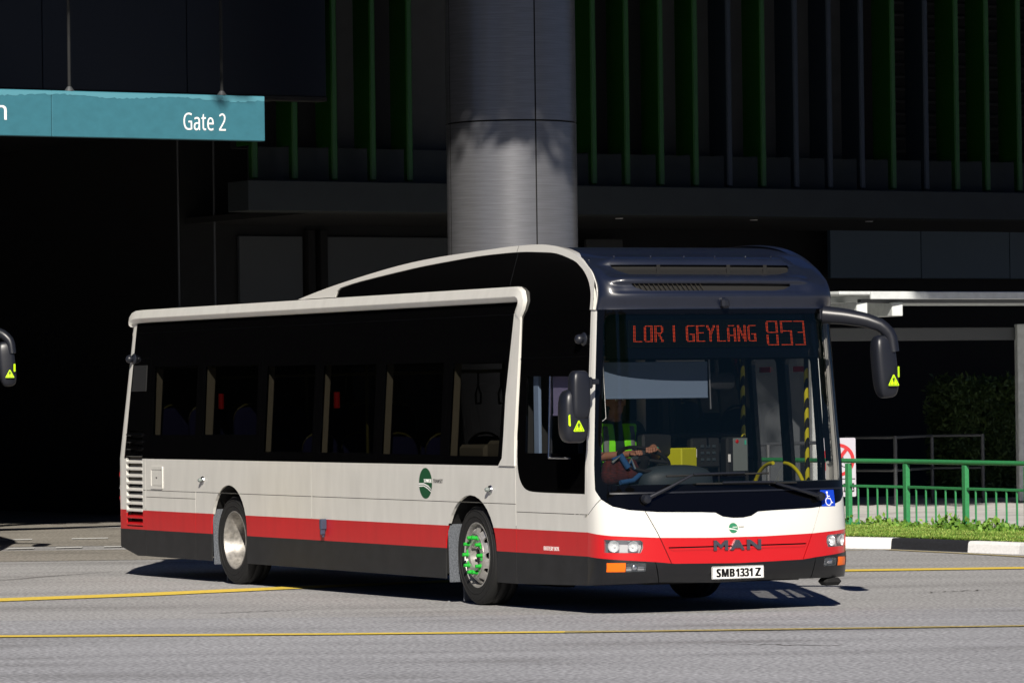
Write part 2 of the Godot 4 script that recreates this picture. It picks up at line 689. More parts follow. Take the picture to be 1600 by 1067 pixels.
func text(called: String, words: String, height: float, width: float, m: Material, parent: Node3D, xf: Transform3D, f: Font = null, depth := 0.004) -> MeshInstance3D:
	var t := TextMesh.new()
	t.text = words
	t.font = f if f else font
	t.font_size = 64
	t.pixel_size = 0.01
	t.depth = depth * 100.0
	t.curve_step = 1.0
	var bb := t.get_aabb()
	var sy := height / maxf(bb.size.y, 0.01)
	var sx := sy if width <= 0.0 else width / maxf(bb.size.x, 0.01)
	t.depth = depth
	var o := mi(called, t, m, parent)
	bb = t.get_aabb()
	o.transform = xf * Transform3D(Basis.from_scale(Vector3(sx, sy, 1.0)), Vector3.ZERO) * Transform3D(Basis.IDENTITY, -bb.get_center())
	return o


# ------------------------------------------------------------------ ground
func flat_sheet(called: String, pts: Array, y: float, m: Material, parent: Node3D, kind := "structure") -> MeshInstance3D:
	# pts: [x, distance, ...] in metres from the camera
	var s := new_st()
	var p := pv(pts)
	var idx := Geometry2D.triangulate_polygon(p)
	for i in range(0, idx.size(), 3):
		var a := p[idx[i]]
		var b := p[idx[i + 1]]
		var c := p[idx[i + 2]]
		ftri(s, Vector3(a.x, y, -a.y), Vector3(b.x, y, -b.y), Vector3(c.x, y, -c.y), Vector3.UP)
	var o := part(called, s, m, parent)
	if kind:
		o.set_meta("kind", kind)
	return o


func ribbon(called: String, centre: Array, widths: Array, y: float, m: Material, parent: Node3D) -> MeshInstance3D:
	# a painted line along (x, distance) points, its edges a little uneven
	var s := new_st()
	var l := PackedVector2Array()
	var r := PackedVector2Array()
	var n := centre.size()
	for i in n - 1:
		var a: Vector2 = centre[i]
		var b: Vector2 = centre[i + 1]
		var k := maxi(1, int(a.distance_to(b) / 0.25))
		for j in (k + 1 if i == n - 2 else k):
			var f := float(j) / k
			var p := a.lerp(b, f)
			var w: float = lerpf(widths[i], widths[i + 1], f) * 0.5
			var d := (b - a).normalized().orthogonal()
			l.append(p + d * (w * rng.randf_range(0.97, 1.03)))
			r.append(p - d * (w * rng.randf_range(0.97, 1.03)))
	for i in l.size() - 1:
		fquad(s, Vector3(l[i].x, y, -l[i].y), Vector3(l[i + 1].x, y, -l[i + 1].y), Vector3(r[i + 1].x, y, -r[i + 1].y), Vector3(r[i].x, y, -r[i].y), Vector3.UP)
	return part(called, s, m, parent)


func _ground() -> void:
	var road := flat_sheet("road", [-150, -100, 150, -100, 150, 200, -150, 200], 0.0, M.asphalt, self)
	# a newer strip of asphalt nearest the camera and a tan band in front of the left bay
	flat_sheet("road_strip", [-40, 12, 40, 14, 40, 39.2, 6, 39.0, 1.5, 38.6, -6, 38.9, -40, 41.5], 0.004, M.asphalt_patch, self)
	flat_sheet("road_band", [-24, 52.6, -4.4, 53.2, 3.0, 55.4, 3.0, 57.6, -4.8, 56.9, -24, 57.6], 0.004, M.concrete_band, self)
	flat_sheet("road_apron", [-60, 58.5, 3.6, 58.5, 3.6, 130, -60, 130], 0.004, M.concrete_band, self)
	var o := ribbon("yellow_line", [Vector2(-16, 36.0), Vector2(-9.5, 40.2), Vector2(-5.05, 42.9), Vector2(-3.73, 43.62), Vector2(-2.42, 44.66), Vector2(-0.6, 45.9), Vector2(1.6, 46.9), Vector2(3.6, 47.23), Vector2(5.5, 47.29), Vector2(9, 46.9), Vector2(20, 45.0)], [0.62, 0.62, 0.62, 0.60, 0.52, 0.5, 0.5, 0.5, 0.5, 0.5, 0.5], 0.008, M.yellow_line, self)
	o.set_meta("kind", "structure")
	o = ribbon("yellow_line", [Vector2(-20, 37.6), Vector2(-4.26, 36.17), Vector2(-1.6, 35.86), Vector2(0.4, 35.70)], [0.28, 0.27, 0.24, 0.22], 0.012, M.yellow_line, self)
	o.set_meta("kind", "structure")
	o = ribbon("yellow_line", [Vector2(0.4, 35.70), Vector2(1.0, 35.66), Vector2(4.15, 35.72), Vector2(12, 36.4)], [0.26, 0.2, 0.17, 0.17], 0.0125, M.yellow_line_worn, self)
	o.set_meta("kind", "structure")
	o = ribbon("yellow_line", [Vector2(3.9, 53.2), Vector2(4.52, 53.25), Vector2(5.3, 51.7), Vector2(5.86, 50.4), Vector2(6.6, 48.0)], [0.1, 0.1, 0.1, 0.1, 0.1], 0.008, M.yellow_line_worn, self)
	o.set_meta("kind", "structure")
	o = ribbon("white_line", [Vector2(-20, 64.6), Vector2(-7.8, 66.5), Vector2(-6.1, 66.8), Vector2(-2, 67.5)], [0.55, 0.6, 0.6, 0.6], 0.009, M.white_line, self)
	o.set_meta("kind", "structure")
	for row in [[60.9, -7.0, 1.05, 0.5], [57.1, -6.6, 0.62, 0.34]]:
		for k in 5:
			var x: float = row[1] - 1.3 + k * row[2]
			var d: float = row[0] + k * 0.14
			o = flat_sheet("white_dash", [x, d, x + row[3], d + 0.12, x + row[3] - 0.03, d + 0.55, x - 0.03, d + 0.43], 0.012, M.white_line, self)
	# hairline cracks and a saw-cut joint in the asphalt
	for c in [[3.9, 41.9, 4.7, 42.4], [-2.9, 39.7, -1.9, 40.1], [1.6, 33.7, 2.5, 33.4], [-6.0, 47.0, -4.6, 49.5]]:
		var pts := []
		var nn := 14
		for k in nn + 1:
			pts.append(Vector2(lerpf(c[0], c[2], float(k) / nn) + rng.randf_range(-0.03, 0.03), lerpf(c[1], c[3], float(k) / nn) + rng.randf_range(-0.10, 0.10)))
		var ws := []
		for k in nn + 1:
			ws.append(0.035 * sin(PI * clampf(k / float(nn), 0.03, 0.97)) + 0.012)
		o = ribbon("road_crack", pts, ws, 0.0065, M.crack, self)
		o.set_meta("kind", "structure")
	# raised paved plaza behind the green railing
	var s := new_st()
	var p := pv([2.3, 62.1, 3.1, 60.8, 3.8, 59.55, 4.48, 58.35, 5.15, 57.2, 5.77, 55.7, 6.4, 54.3, 7.0, 53.0, 9, 49.6, 14, 44, 40, 44, 40, 75, 9.2, 75.4, 1.9, 71.0])
	prism(s, p, 0.15, Transform3D(Basis(Vector3.RIGHT, Vector3.FORWARD, Vector3.UP), Vector3.ZERO))
	part("plaza_pavement", s, M.concrete, self).set_meta("kind", "structure")
	# verge between kerb and railing
	s = new_st()
	p = pv([3.4, 54.9, 4.05, 54.3, 4.6, 53.75, 5.4, 52.3, 5.98, 51.4, 6.7, 49.2, 7.2, 46.0, 9.5, 46.2, 9, 50.2, 6.6, 54.8, 5.8, 56.2, 5.2, 57.8, 4.55, 59.0, 3.4, 59.2])
	prism(s, p, 0.12, Transform3D(Basis(Vector3.RIGHT, Vector3.FORWARD, Vector3.UP), Vector3.ZERO))
	part("verge_soil", s, M.soil, self).set_meta("kind", "structure")


func kerb_path() -> PackedVector2Array:
	return PackedVector2Array([Vector2(3.3, 54.75), Vector2(4.08, 54.05), Vector2(4.6, 53.55), Vector2(5.39, 52.12), Vector2(5.95, 51.22), Vector2(6.65, 49.1), Vector2(7.1, 46.0)])


func _kerb() -> void:
	var c := Curve2D.new()
	var pts := kerb_path()
	for i in pts.size():
		var t := Vector2.ZERO
		if i > 0 and i < pts.size() - 1:
			t = (pts[i + 1] - pts[i - 1]) * 0.16
		c.add_point(pts[i], -t, t)
	var k := base("kerb")
	tag(k, "kerb of alternating white and black painted blocks along the grass verge", "kerb")
	var total := c.get_baked_length()
	# the dark block spans roughly x 4.6 to 5.39 at the photograph's place
	var marks := []
	var d0 := c.get_closest_offset(Vector2(4.6, 53.55))
	var d1 := c.get_closest_offset(Vector2(5.39, 52.12))
	var step := d1 - d0
	var start := d0 - step
	while start > 0.0:
		start -= step
	var i := 0
	var a := start
	while a < total - 0.05:
		var is_dark := int(round((a - d0) / step)) % 2 == 0
		var s := new_st()
		var n := 5
		var ring := []
		for j in n + 1:
			var f := clampf(a + 0.004 + (step - 0.008) * j / n, 0.0, total)
			var q := c.sample_baked(f)
			var e := (c.sample_baked(minf(f + 0.05, total)) - c.sample_baked(maxf(f - 0.05, 0.0))).normalized()
			var inn := e.orthogonal()
			if inn.dot(Vector2(1, 1)) < 0.0:
				inn = -inn
			var prof := [Vector2(0, -0.02), Vector2(0.012, 0.10), Vector2(0.022, 0.125), Vector2(0.045, 0.135), Vector2(0.165, 0.135), Vector2(0.165, 0.0)]
			var r := PackedVector3Array()
			for v in prof:
				var w: Vector2 = q + inn * v.x
				r.append(Vector3(w.x, v.y, -w.y))
			ring.append([r, Vector3(inn.x, 0, -inn.y)])
		for j in n:
			for v in 5:
				var hint: Vector3 = [-ring[j][1], -ring[j][1] + Vector3.UP, -ring[j][1] + Vector3.UP * 2, Vector3.UP, ring[j][1]][v]
				fquad(s, ring[j][0][v], ring[j + 1][0][v], ring[j + 1][0][v + 1], ring[j][0][v + 1], hint)
		for e in [0, n]:
			var r2: PackedVector3Array = ring[e][0]
			for v in range(1, 5):
				ftri(s, r2[0], r2[v], r2[v + 1], r2[0] - ring[n - e][0][0])
		if a + step > 0.05:
			part("kerb_block", s, M.kerb_black if is_dark else M.kerb_white, k)
		a += step
		i += 1


func _grass() -> void:
	# blades joined into small tufts
	var s := new_st()
	for b in 9:
		var a := TAU * b / 9.0 + rng.randf_range(-0.3, 0.3)
		var d := Vector3(cos(a), 0, sin(a))
		var r := rng.randf_range(0.0, 0.035)
		var h := rng.randf_range(0.045, 0.10)
		var lean := rng.randf_range(0.01, 0.07)
		var w := Vector3(-d.z, 0, d.x) * rng.randf_range(0.003, 0.008)
		var p0 := d * r
		var p1 := d * (r + lean * 0.4) + Vector3.UP * h * 0.6
		var p2 := d * (r + lean) + Vector3.UP * h
		fquad(s, p0 - w, p0 + w, p1 + w, p1 - w, d + Vector3.UP)
		ftri(s, p1 - w, p1 + w, p2, d + Vector3.UP)
	var mesh := s.commit()
	mesh.surface_set_material(0, M.grass)
	var area := pv([3.5, 55.0, 4.2, 54.35, 4.72, 53.8, 5.52, 52.4, 6.08, 51.5, 6.8, 49.3, 7.3, 47, 9.3, 47, 8.8, 50, 6.55, 54.7, 5.75, 56.1, 5.15, 57.7, 4.55, 58.9, 3.5, 59.1])
	var clump := FastNoiseLite.new()
	clump.seed = 12
	clump.frequency = 0.9
	var xs := []
	var cs := []
	var bb := bounds(area)
	while xs.size() < 34000:
		var p := Vector2(rng.randf_range(bb.position.x, bb.end.x), rng.randf_range(bb.position.y, bb.end.y))
		if not Geometry2D.is_point_in_polygon(p, area):
			continue
		var n := clump.get_noise_2d(p.x, p.y)
		if n < -0.28 and rng.randf() < 0.6:
			continue
		# taller growth along the railing, as in the photograph
		var near := 1.0 - clampf(fence_distance(p) / 0.9, 0.0, 1.0)
		var sc := rng.randf_range(0.35, 0.75) * (0.8 + 0.5 * n) + near * rng.randf_range(0.0, 0.9) * maxf(0.0, 0.4 + n)
		var t := Transform3D(Basis(Vector3.UP, rng.randf() * TAU).scaled(Vector3(1.2, sc, 1.2)), Vector3(p.x, 0.118, -p.y))
		xs.append(t)
		var g := rng.randf()
		cs.append(Color(0.13, 0.27, 0.03).lerp(Color(0.38, 0.44, 0.10), g * g).lerp(Color(0.40, 0.34, 0.16), 0.25 if rng.randf() < 0.12 else 0.0))
	var mm := MultiMesh.new()
	mm.transform_format = MultiMesh.TRANSFORM_3D
	mm.use_colors = true
	mm.mesh = mesh
	mm.instance_count = xs.size()
	for i in xs.size():
		mm.set_instance_transform(i, xs[i])
		mm.set_instance_color(i, cs[i])
	M.grass.albedo_color = Color.WHITE
	var o := MultiMeshInstance3D.new()
	o.name = numbered("grass")
	o.multimesh = mm
	add_child(o)
	tag(o, "sunlit green grass on the verge behind the painted kerb", "grass", "", "stuff")
	# leafy weeds in clumps along the foot of the railing
	var wm := leaf_mesh(9, 0.05, 0.075, 0.045, M.grass)
	var mm2 := leaf_cloud(800, func() -> Vector3:
		var f := 2.0 + (FENCE.size() - 3) * (1.0 - rng.randf() * rng.randf())
		var i := mini(int(f), FENCE.size() - 2)
		var q: Vector2 = FENCE[i].lerp(FENCE[i + 1], f - i)
		var n := clump.get_noise_2d(q.x * 2.5, q.y * 2.5)
		var h := maxf(0.02, 0.03 + 0.36 * n)
		var off := absf(rng.randfn(0.0, 0.2))
		return Vector3(q.x - off * 0.85, 0.12 + rng.randf() * h * maxf(0.15, 1.0 - off * 1.4), -(q.y - off * 0.5)), wm, [Color(0.06, 0.17, 0.015), Color(0.22, 0.38, 0.05)], 0.7, 1.3)
	var o2 := MultiMeshInstance3D.new()
	o2.name = numbered("weeds")
	o2.multimesh = mm2
	add_child(o2)
	tag(o2, "leafy weeds growing in clumps along the foot of the green railing", "weeds", "", "stuff")


const FENCE := [Vector2(2.4, 62.2), Vector2(3.1, 60.98), Vector2(3.8, 59.75), Vector2(4.48, 58.55), Vector2(5.15, 57.4), Vector2(5.77, 55.9), Vector2(6.4, 54.55), Vector2(7.05, 53.2), Vector2(7.7, 51.85)]


func fence_distance(p: Vector2) -> float:
	var d := 99.0
	for i in FENCE.size() - 1:
		d = minf(d, p.distance_to(Geometry2D.get_closest_point_to_segment(p, FENCE[i], FENCE[i + 1])))
	return d


func _fence() -> void:
	var f := base("green_railing", Vector3.ZERO)
	tag(f, "green painted metal railing with thin balusters behind the grass verge", "railing")
	var y0 := 0.10
	var top := 1.005
	for i in FENCE.size():
		var s := new_st()
		var d: Vector2 = FENCE[mini(i + 1, FENCE.size() - 1)] - FENCE[maxi(i - 1, 0)]
		var b := Basis(Vector3.UP, atan2(d.y, d.x))
		box(s, Vector3(FENCE[i].x, (y0 + top) * 0.5 - 0.02, -FENCE[i].y), Vector3(0.09, top - y0 - 0.03, 0.06), 0.006, b)
		part("post", s, M.fence_green, f)
	for i in FENCE.size() - 1:
		var a: Vector2 = FENCE[i]
		var c: Vector2 = FENCE[i + 1]
		var d := (c - a).normalized()
		var a3 := Vector3(a.x, 0, -a.y)
		var c3 := Vector3(c.x, 0, -c.y)
		var e := (c3 - a3).normalized()
		var s := new_st()
		tube(s, [a3 + Vector3.UP * top, c3 + Vector3.UP * top], 0.032, 10)
		part("top_rail", s, M.fence_green, f)
		for y in [0.67, 0.165]:
			s = new_st()
			box(s, (a3 + c3) * 0.5 + Vector3.UP * y, Vector3(a.distance_to(c) - 0.11, 0.035, 0.035), 0.004, Basis(Vector3.UP, atan2(d.y, d.x)))
			part("rail", s, M.fence_green, f)
		for k in 5:
			var p := a3.lerp(c3, (k + 1) / 6.0)
			s = new_st()
			box(s, p + Vector3.UP * (0.165 + 0.67) * 0.5, Vector3(0.021, 0.67 - 0.165 - 0.036, 0.021), 0.003, Basis(Vector3.UP, atan2(d.y, d.x)))
			part("baluster", s, M.fence_green, f)


func _handrails() -> void:
	# galvanised handrails on the plaza behind
	var h := base("steel_handrail")
	tag(h, "thin steel tube handrail on the shaded plaza behind the green railing", "handrail")
	var pts := [Vector3(5.2, 0.15, -68.2), Vector3(5.9, 0.15, -67.6), Vector3(6.62, 0.15, -69.2), Vector3(7.4, 0.15, -69.0)]
	for i in pts.size():
		var s := new_st()
		tube(s, [pts[i], pts[i] + Vector3.UP * 1.08], 0.03, 8)
		part("post", s, M.steel_dark, h)
		if i > 0:
			for y in [1.06, 0.55]:
				s = new_st()
				tube(s, [pts[i - 1] + Vector3.UP * y, pts[i] + Vector3.UP * y], 0.022, 8)
				part("rail", s, M.steel_dark, h)
	h = base("steel_barrier")
	tag(h, "steel hoop barrier seen through the bus windscreen beside the white pillar", "barrier")
	for k in 2:
		var x := 3.55 + 0.35 * k
		var s := new_st()
		tube(s, [Vector3(x, 0.15, -61.0 - 0.3 * k), Vector3(x, 1.2, -61.0 - 0.3 * k)], 0.03, 8)
		part("post", s, M.steel, h)
	var s2 := new_st()
	tube(s2, [Vector3(2.9, 1.2, -60.6), Vector3(4.6, 1.22, -61.8)], 0.025, 8)
	part("rail", s2, M.steel_dark, h)
	s2 = new_st()
	var hoop := []
	for k in 7:
		hoop.append(Vector3(3.30 + 0.07 * sin(PI * 0.5 * k / 6.0), 0.88 - 0.07 * (1.0 - cos(PI * 0.5 * k / 6.0)), -60.7))
	hoop.push_front(Vector3(3.0, 0.88, -60.6))
	hoop.append(Vector3(3.37, 0.35, -60.75))
	tube(s2, hoop, 0.022, 8)
	part("hoop", s2, M.steel, h)


func _notice() -> void:
	# prohibition board with a crossed-out bicycle, half hidden by the bus
	var c := Vector3(4.42, 0.0, -59.6)
	var n := base("prohibition_sign", c, 0.05)
	tag(n, "white no cycling notice board with red crossed circle beside the bus front", "sign")
	var s := new_st()
	prism(s, round_rect(-0.24, 0.50, 0.24, 1.30, 0.02), 0.02, Transform3D.IDENTITY)
	part("board", s, M.notice_white, n)
	for x in [-0.16, 0.16]:
		s = new_st()
		box(s, Vector3(x, 0.30, -0.02), Vector3(0.04, 0.5, 0.04), 0.004)
		part("leg", s, M.steel_dark, n)
	s = new_st()
	var cc := Vector2(0, 1.0)
	for k in 40:
		var a0 := TAU * k / 40
		var a1 := TAU * (k + 1) / 40
		var p := [cc + Vector2(cos(a0), sin(a0)) * 0.225, cc + Vector2(cos(a1), sin(a1)) * 0.225, cc + Vector2(cos(a1), sin(a1)) * 0.178, cc + Vector2(cos(a0), sin(a0)) * 0.178]
		fquad(s, Vector3(p[0].x, p[0].y, 0.024), Vector3(p[1].x, p[1].y, 0.024), Vector3(p[2].x, p[2].y, 0.024), Vector3(p[3].x, p[3].y, 0.024), Vector3.BACK)
	box(s, Vector3(0, 1.0, 0.026), Vector3(0.40, 0.046, 0.004), 0.0, Basis(Vector3.BACK, deg_to_rad(52)))
	part("red_circle", s, M.notice_red, n)
	s = new_st()
	for w in [Vector2(-0.075, 0.955), Vector2(0.085, 0.955)]:
		for k in 20:
			var a0 := TAU * k / 20
			var a1 := TAU * (k + 1) / 20
			var p := [w + Vector2(cos(a0), sin(a0)) * 0.055, w + Vector2(cos(a1), sin(a1)) * 0.055, w + Vector2(cos(a1), sin(a1)) * 0.044, w + Vector2(cos(a0), sin(a0)) * 0.044]
			fquad(s, Vector3(p[0].x, p[0].y, 0.0235), Vector3(p[1].x, p[1].y, 0.0235), Vector3(p[2].x, p[2].y, 0.0235), Vector3(p[3].x, p[3].y, 0.0235), Vector3.BACK)
	for e in [[-0.075, 0.955, -0.03, 1.045], [-0.03, 1.045, 0.06, 1.045], [0.085, 0.955, 0.055, 1.075], [-0.075, 0.955, 0.01, 0.955], [0.01, 0.955, 0.06, 1.045], [-0.03, 1.045, 0.01, 0.955], [0.03, 1.08, 0.07, 1.08], [-0.055, 1.065, -0.015, 1.065]]:
		var a := Vector2(e[0], e[1])
		var b := Vector2(e[2], e[3])
		var o := (b - a).normalized().orthogonal() * 0.006
		fquad(s, Vector3(a.x + o.x, a.y + o.y, 0.0238), Vector3(b.x + o.x, b.y + o.y, 0.0238), Vector3(b.x - o.x, b.y - o.y, 0.0238), Vector3(a.x - o.x, a.y - o.y, 0.0238), Vector3.BACK)
	part("bicycle_symbol", s, M.ink, n)
	s = new_st()
	box(s, Vector3(0, 0.742, 0.022), Vector3(0.46, 0.012, 0.004))
	part("divider", s, M.ink, n)
	text("lettering", "ING", 0.12, 0.15, M.ink, n, Transform3D(Basis.IDENTITY, Vector3(0.14, 0.625, 0.022)), font_bold)


func leaf_cloud(count: int, place: Callable, mesh: Mesh, cols: Array, smin: float, smax: float) -> MultiMesh:
	var mm := MultiMesh.new()
	mm.transform_format = MultiMesh.TRANSFORM_3D
	mm.use_colors = true
	mm.mesh = mesh
	mm.instance_count = count
	for i in count:
		var p: Vector3 = place.call()
		var b := Basis(Vector3(rng.randf_range(-1, 1), rng.randf_range(-1, 1), rng.randf_range(-1, 1)).normalized(), rng.randf() * TAU)
		var k := rng.randf_range(smin, smax)
		mm.set_instance_transform(i, Transform3D(b.scaled(Vector3(k, k, k)), p))
		mm.set_instance_color(i, cols[0].lerp(cols[1], rng.randf()))
	return mm


func leaf_mesh(n: int, spread: float, len_: float, wid: float, m: Material) -> ArrayMesh:
	var s := new_st()
	for k in n:
		var d := Vector3(rng.randf_range(-1, 1), rng.randf_range(-1, 1), rng.randf_range(-1, 1)).normalized()
		var o := Vector3(rng.randf_range(-1, 1), rng.randf_range(-1, 1), rng.randf_range(-1, 1)) * spread
		var w := d.cross(Vector3(rng.randf_range(-1, 1), rng.randf_range(-1, 1), 0.3)).normalized()
		var nn := d.cross(w).normalized()
		var mid := o + d * len_ * 0.5 + nn * len_ * 0.06
		ftri(s, o, mid + w * wid * 0.5, mid - w * wid * 0.5, nn)
		ftri(s, mid + w * wid * 0.5, o + d * len_, mid - w * wid * 0.5, nn)
	var mesh := s.commit()
	mesh.surface_set_material(0, m)
	return mesh


func _hedge() -> void:
	var h := base("hedge", Vector3(7.85, 0.15, -72.6), 0.25)
	tag(h, "dark clipped leafy hedge beside the grey shelter pillar", "hedge")
	M.hedge_leaf.albedo_color = Color.WHITE
	var lm := leaf_mesh(7, 0.10, 0.11, 0.04, M.hedge_leaf)
	var mm := leaf_cloud(5200, func() -> Vector3:
		var p := Vector3(rng.randf_range(-0.72, 0.82), rng.randf_range(0.0, 1.78), rng.randf_range(-0.55, 0.55))
		# leaves sit mostly near the outside of the clipped block
		if rng.randf() < 0.6:
			var k := rng.randi() % 3
			if k == 0: p.z = 0.55
			elif k == 1: p.x = -0.72 if rng.randf() < 0.5 else 0.82
			else: p.y = 1.78
		return p + Vector3(rng.randfn(0, 0.05), rng.randfn(0, 0.05), rng.randfn(0, 0.05)), lm, [Color(0.035, 0.075, 0.018), Color(0.10, 0.16, 0.04)], 0.7, 1.3)
	var o := MultiMeshInstance3D.new()
	o.name = "foliage"
	o.multimesh = mm
	o.set_meta("kind", "stuff")
	h.add_child(o)
	for k in 5:
		var s := new_st()
		var x := -0.6 + 0.3 * k
		tube(s, [Vector3(x, 0, 0), Vector3(x + 0.05, 0.6, 0.05), Vector3(x - 0.06, 1.5, -0.08)], 0.025, 6, true, 0.008)
		part("stem", s, M.bark, h)


func _trees() -> void:
	# two wide rain trees over the forecourt, their crowns above the frame: they cast the leafy shade on the building
	M.leaf.albedo_color = Color.WHITE
	var lm := leaf_mesh(14, 0.30, 0.26, 0.11, M.leaf)
	var spec := [
		[Vector3(-9.8, 0, -50.5), 14.0, 15.65, "spreading rain tree rooted left of the bus above the frame"],
		[Vector3(11.2, 0, -50.5), 14.0, 15.0, "spreading rain tree rooted right of the bus above the frame"]]
	var far_root: Node3D
	for t in spec:
		var root := base("rain_tree", t[0])
		tag(root, t[3], "tree", "rain trees over the forecourt")
		var R: float = t[1]
		var H: float = t[2]
		var s := new_st()
		tube(s, [Vector3(0, 0, -6.2), Vector3(0.1, 2.5, -6.3), Vector3(-0.1, 5.0, -5.2), Vector3(0, 9.0, -1.2)], 0.55, 14, true, 0.38)
		part("trunk", s, M.bark, root)
		for k in 9:
			var a := TAU * k / 9.0 + rng.randf_range(-0.2, 0.2)
			var d := Vector3(cos(a), 0, sin(a))
			var l := R * rng.randf_range(0.65, 0.9)
			s = new_st()
			tube(s, [Vector3(0, 8.4, -1.8), d * l * 0.25 + Vector3.UP * 11.8, d * l * Vector3(0.6, 1, 0.3) + Vector3.UP * (H + 0.4), d * l * Vector3(1, 1, 0.4) + Vector3.UP * (H + 1.5)], 0.26, 8, true, 0.05)
			part("limb", s, M.bark, root)
		var twigs := []
		for k in 280:
			var a := rng.randf() * TAU
			var r := sqrt(rng.randf_range(0.05, 1.0))
			twigs.append(Vector3(cos(a) * R * r, 0.6 + rng.randf() * rng.randf() * 1.5, sin(a) * R * r * 0.48))
		var mm := leaf_cloud(26000, func() -> Vector3:
			var a := rng.randf() * TAU
			var r := sqrt(rng.randf())
			var q := r + 0.06 * sin(a * 5.0 + R) + 0.04 * sin(a * 11.0)
			var y := H + rng.randf() * 4.4 * sqrt(maxf(0.18, 1.0 - r * r))
			# twigs hang below the flat underside
			if rng.randf() < 0.14:
				var tw: Vector3 = twigs[rng.randi() % twigs.size()]
				return Vector3(tw.x + rng.randfn(0, 0.12), H + 0.5 - rng.randf() * tw.y, tw.z + rng.randfn(0, 0.12))
			return Vector3(cos(a) * R * q, y, sin(a) * R * q * 0.48), lm, [Color(0.045, 0.085, 0.02), Color(0.09, 0.13, 0.035)], 0.8, 1.5)
		var o := MultiMeshInstance3D.new()
		o.name = "crown"
		o.multimesh = mm
		o.set_meta("kind", "stuff")
		root.add_child(o)
		far_root = root
	# a row of the same trees behind the camera, mirrored in the windscreen and the dark panels
	for e in [[-33.0, 44.0, "leftmost of the rain trees behind the photographer"], [-13.0, 40.0, "second from left of the rain trees behind the photographer"], [8.0, 42.0, "third from left of the rain trees behind the photographer"], [30.0, 41.0, "rightmost of the rain trees behind the photographer"]]:
		var c: Node3D = far_root.duplicate()
		c.name = numbered("rain_tree")
		add_child(c)
		c.position = Vector3(e[0], 0.0, e[1])
		c.rotation.y = e[0]
		tag(c, e[2], "tree", "rain trees over the forecourt")


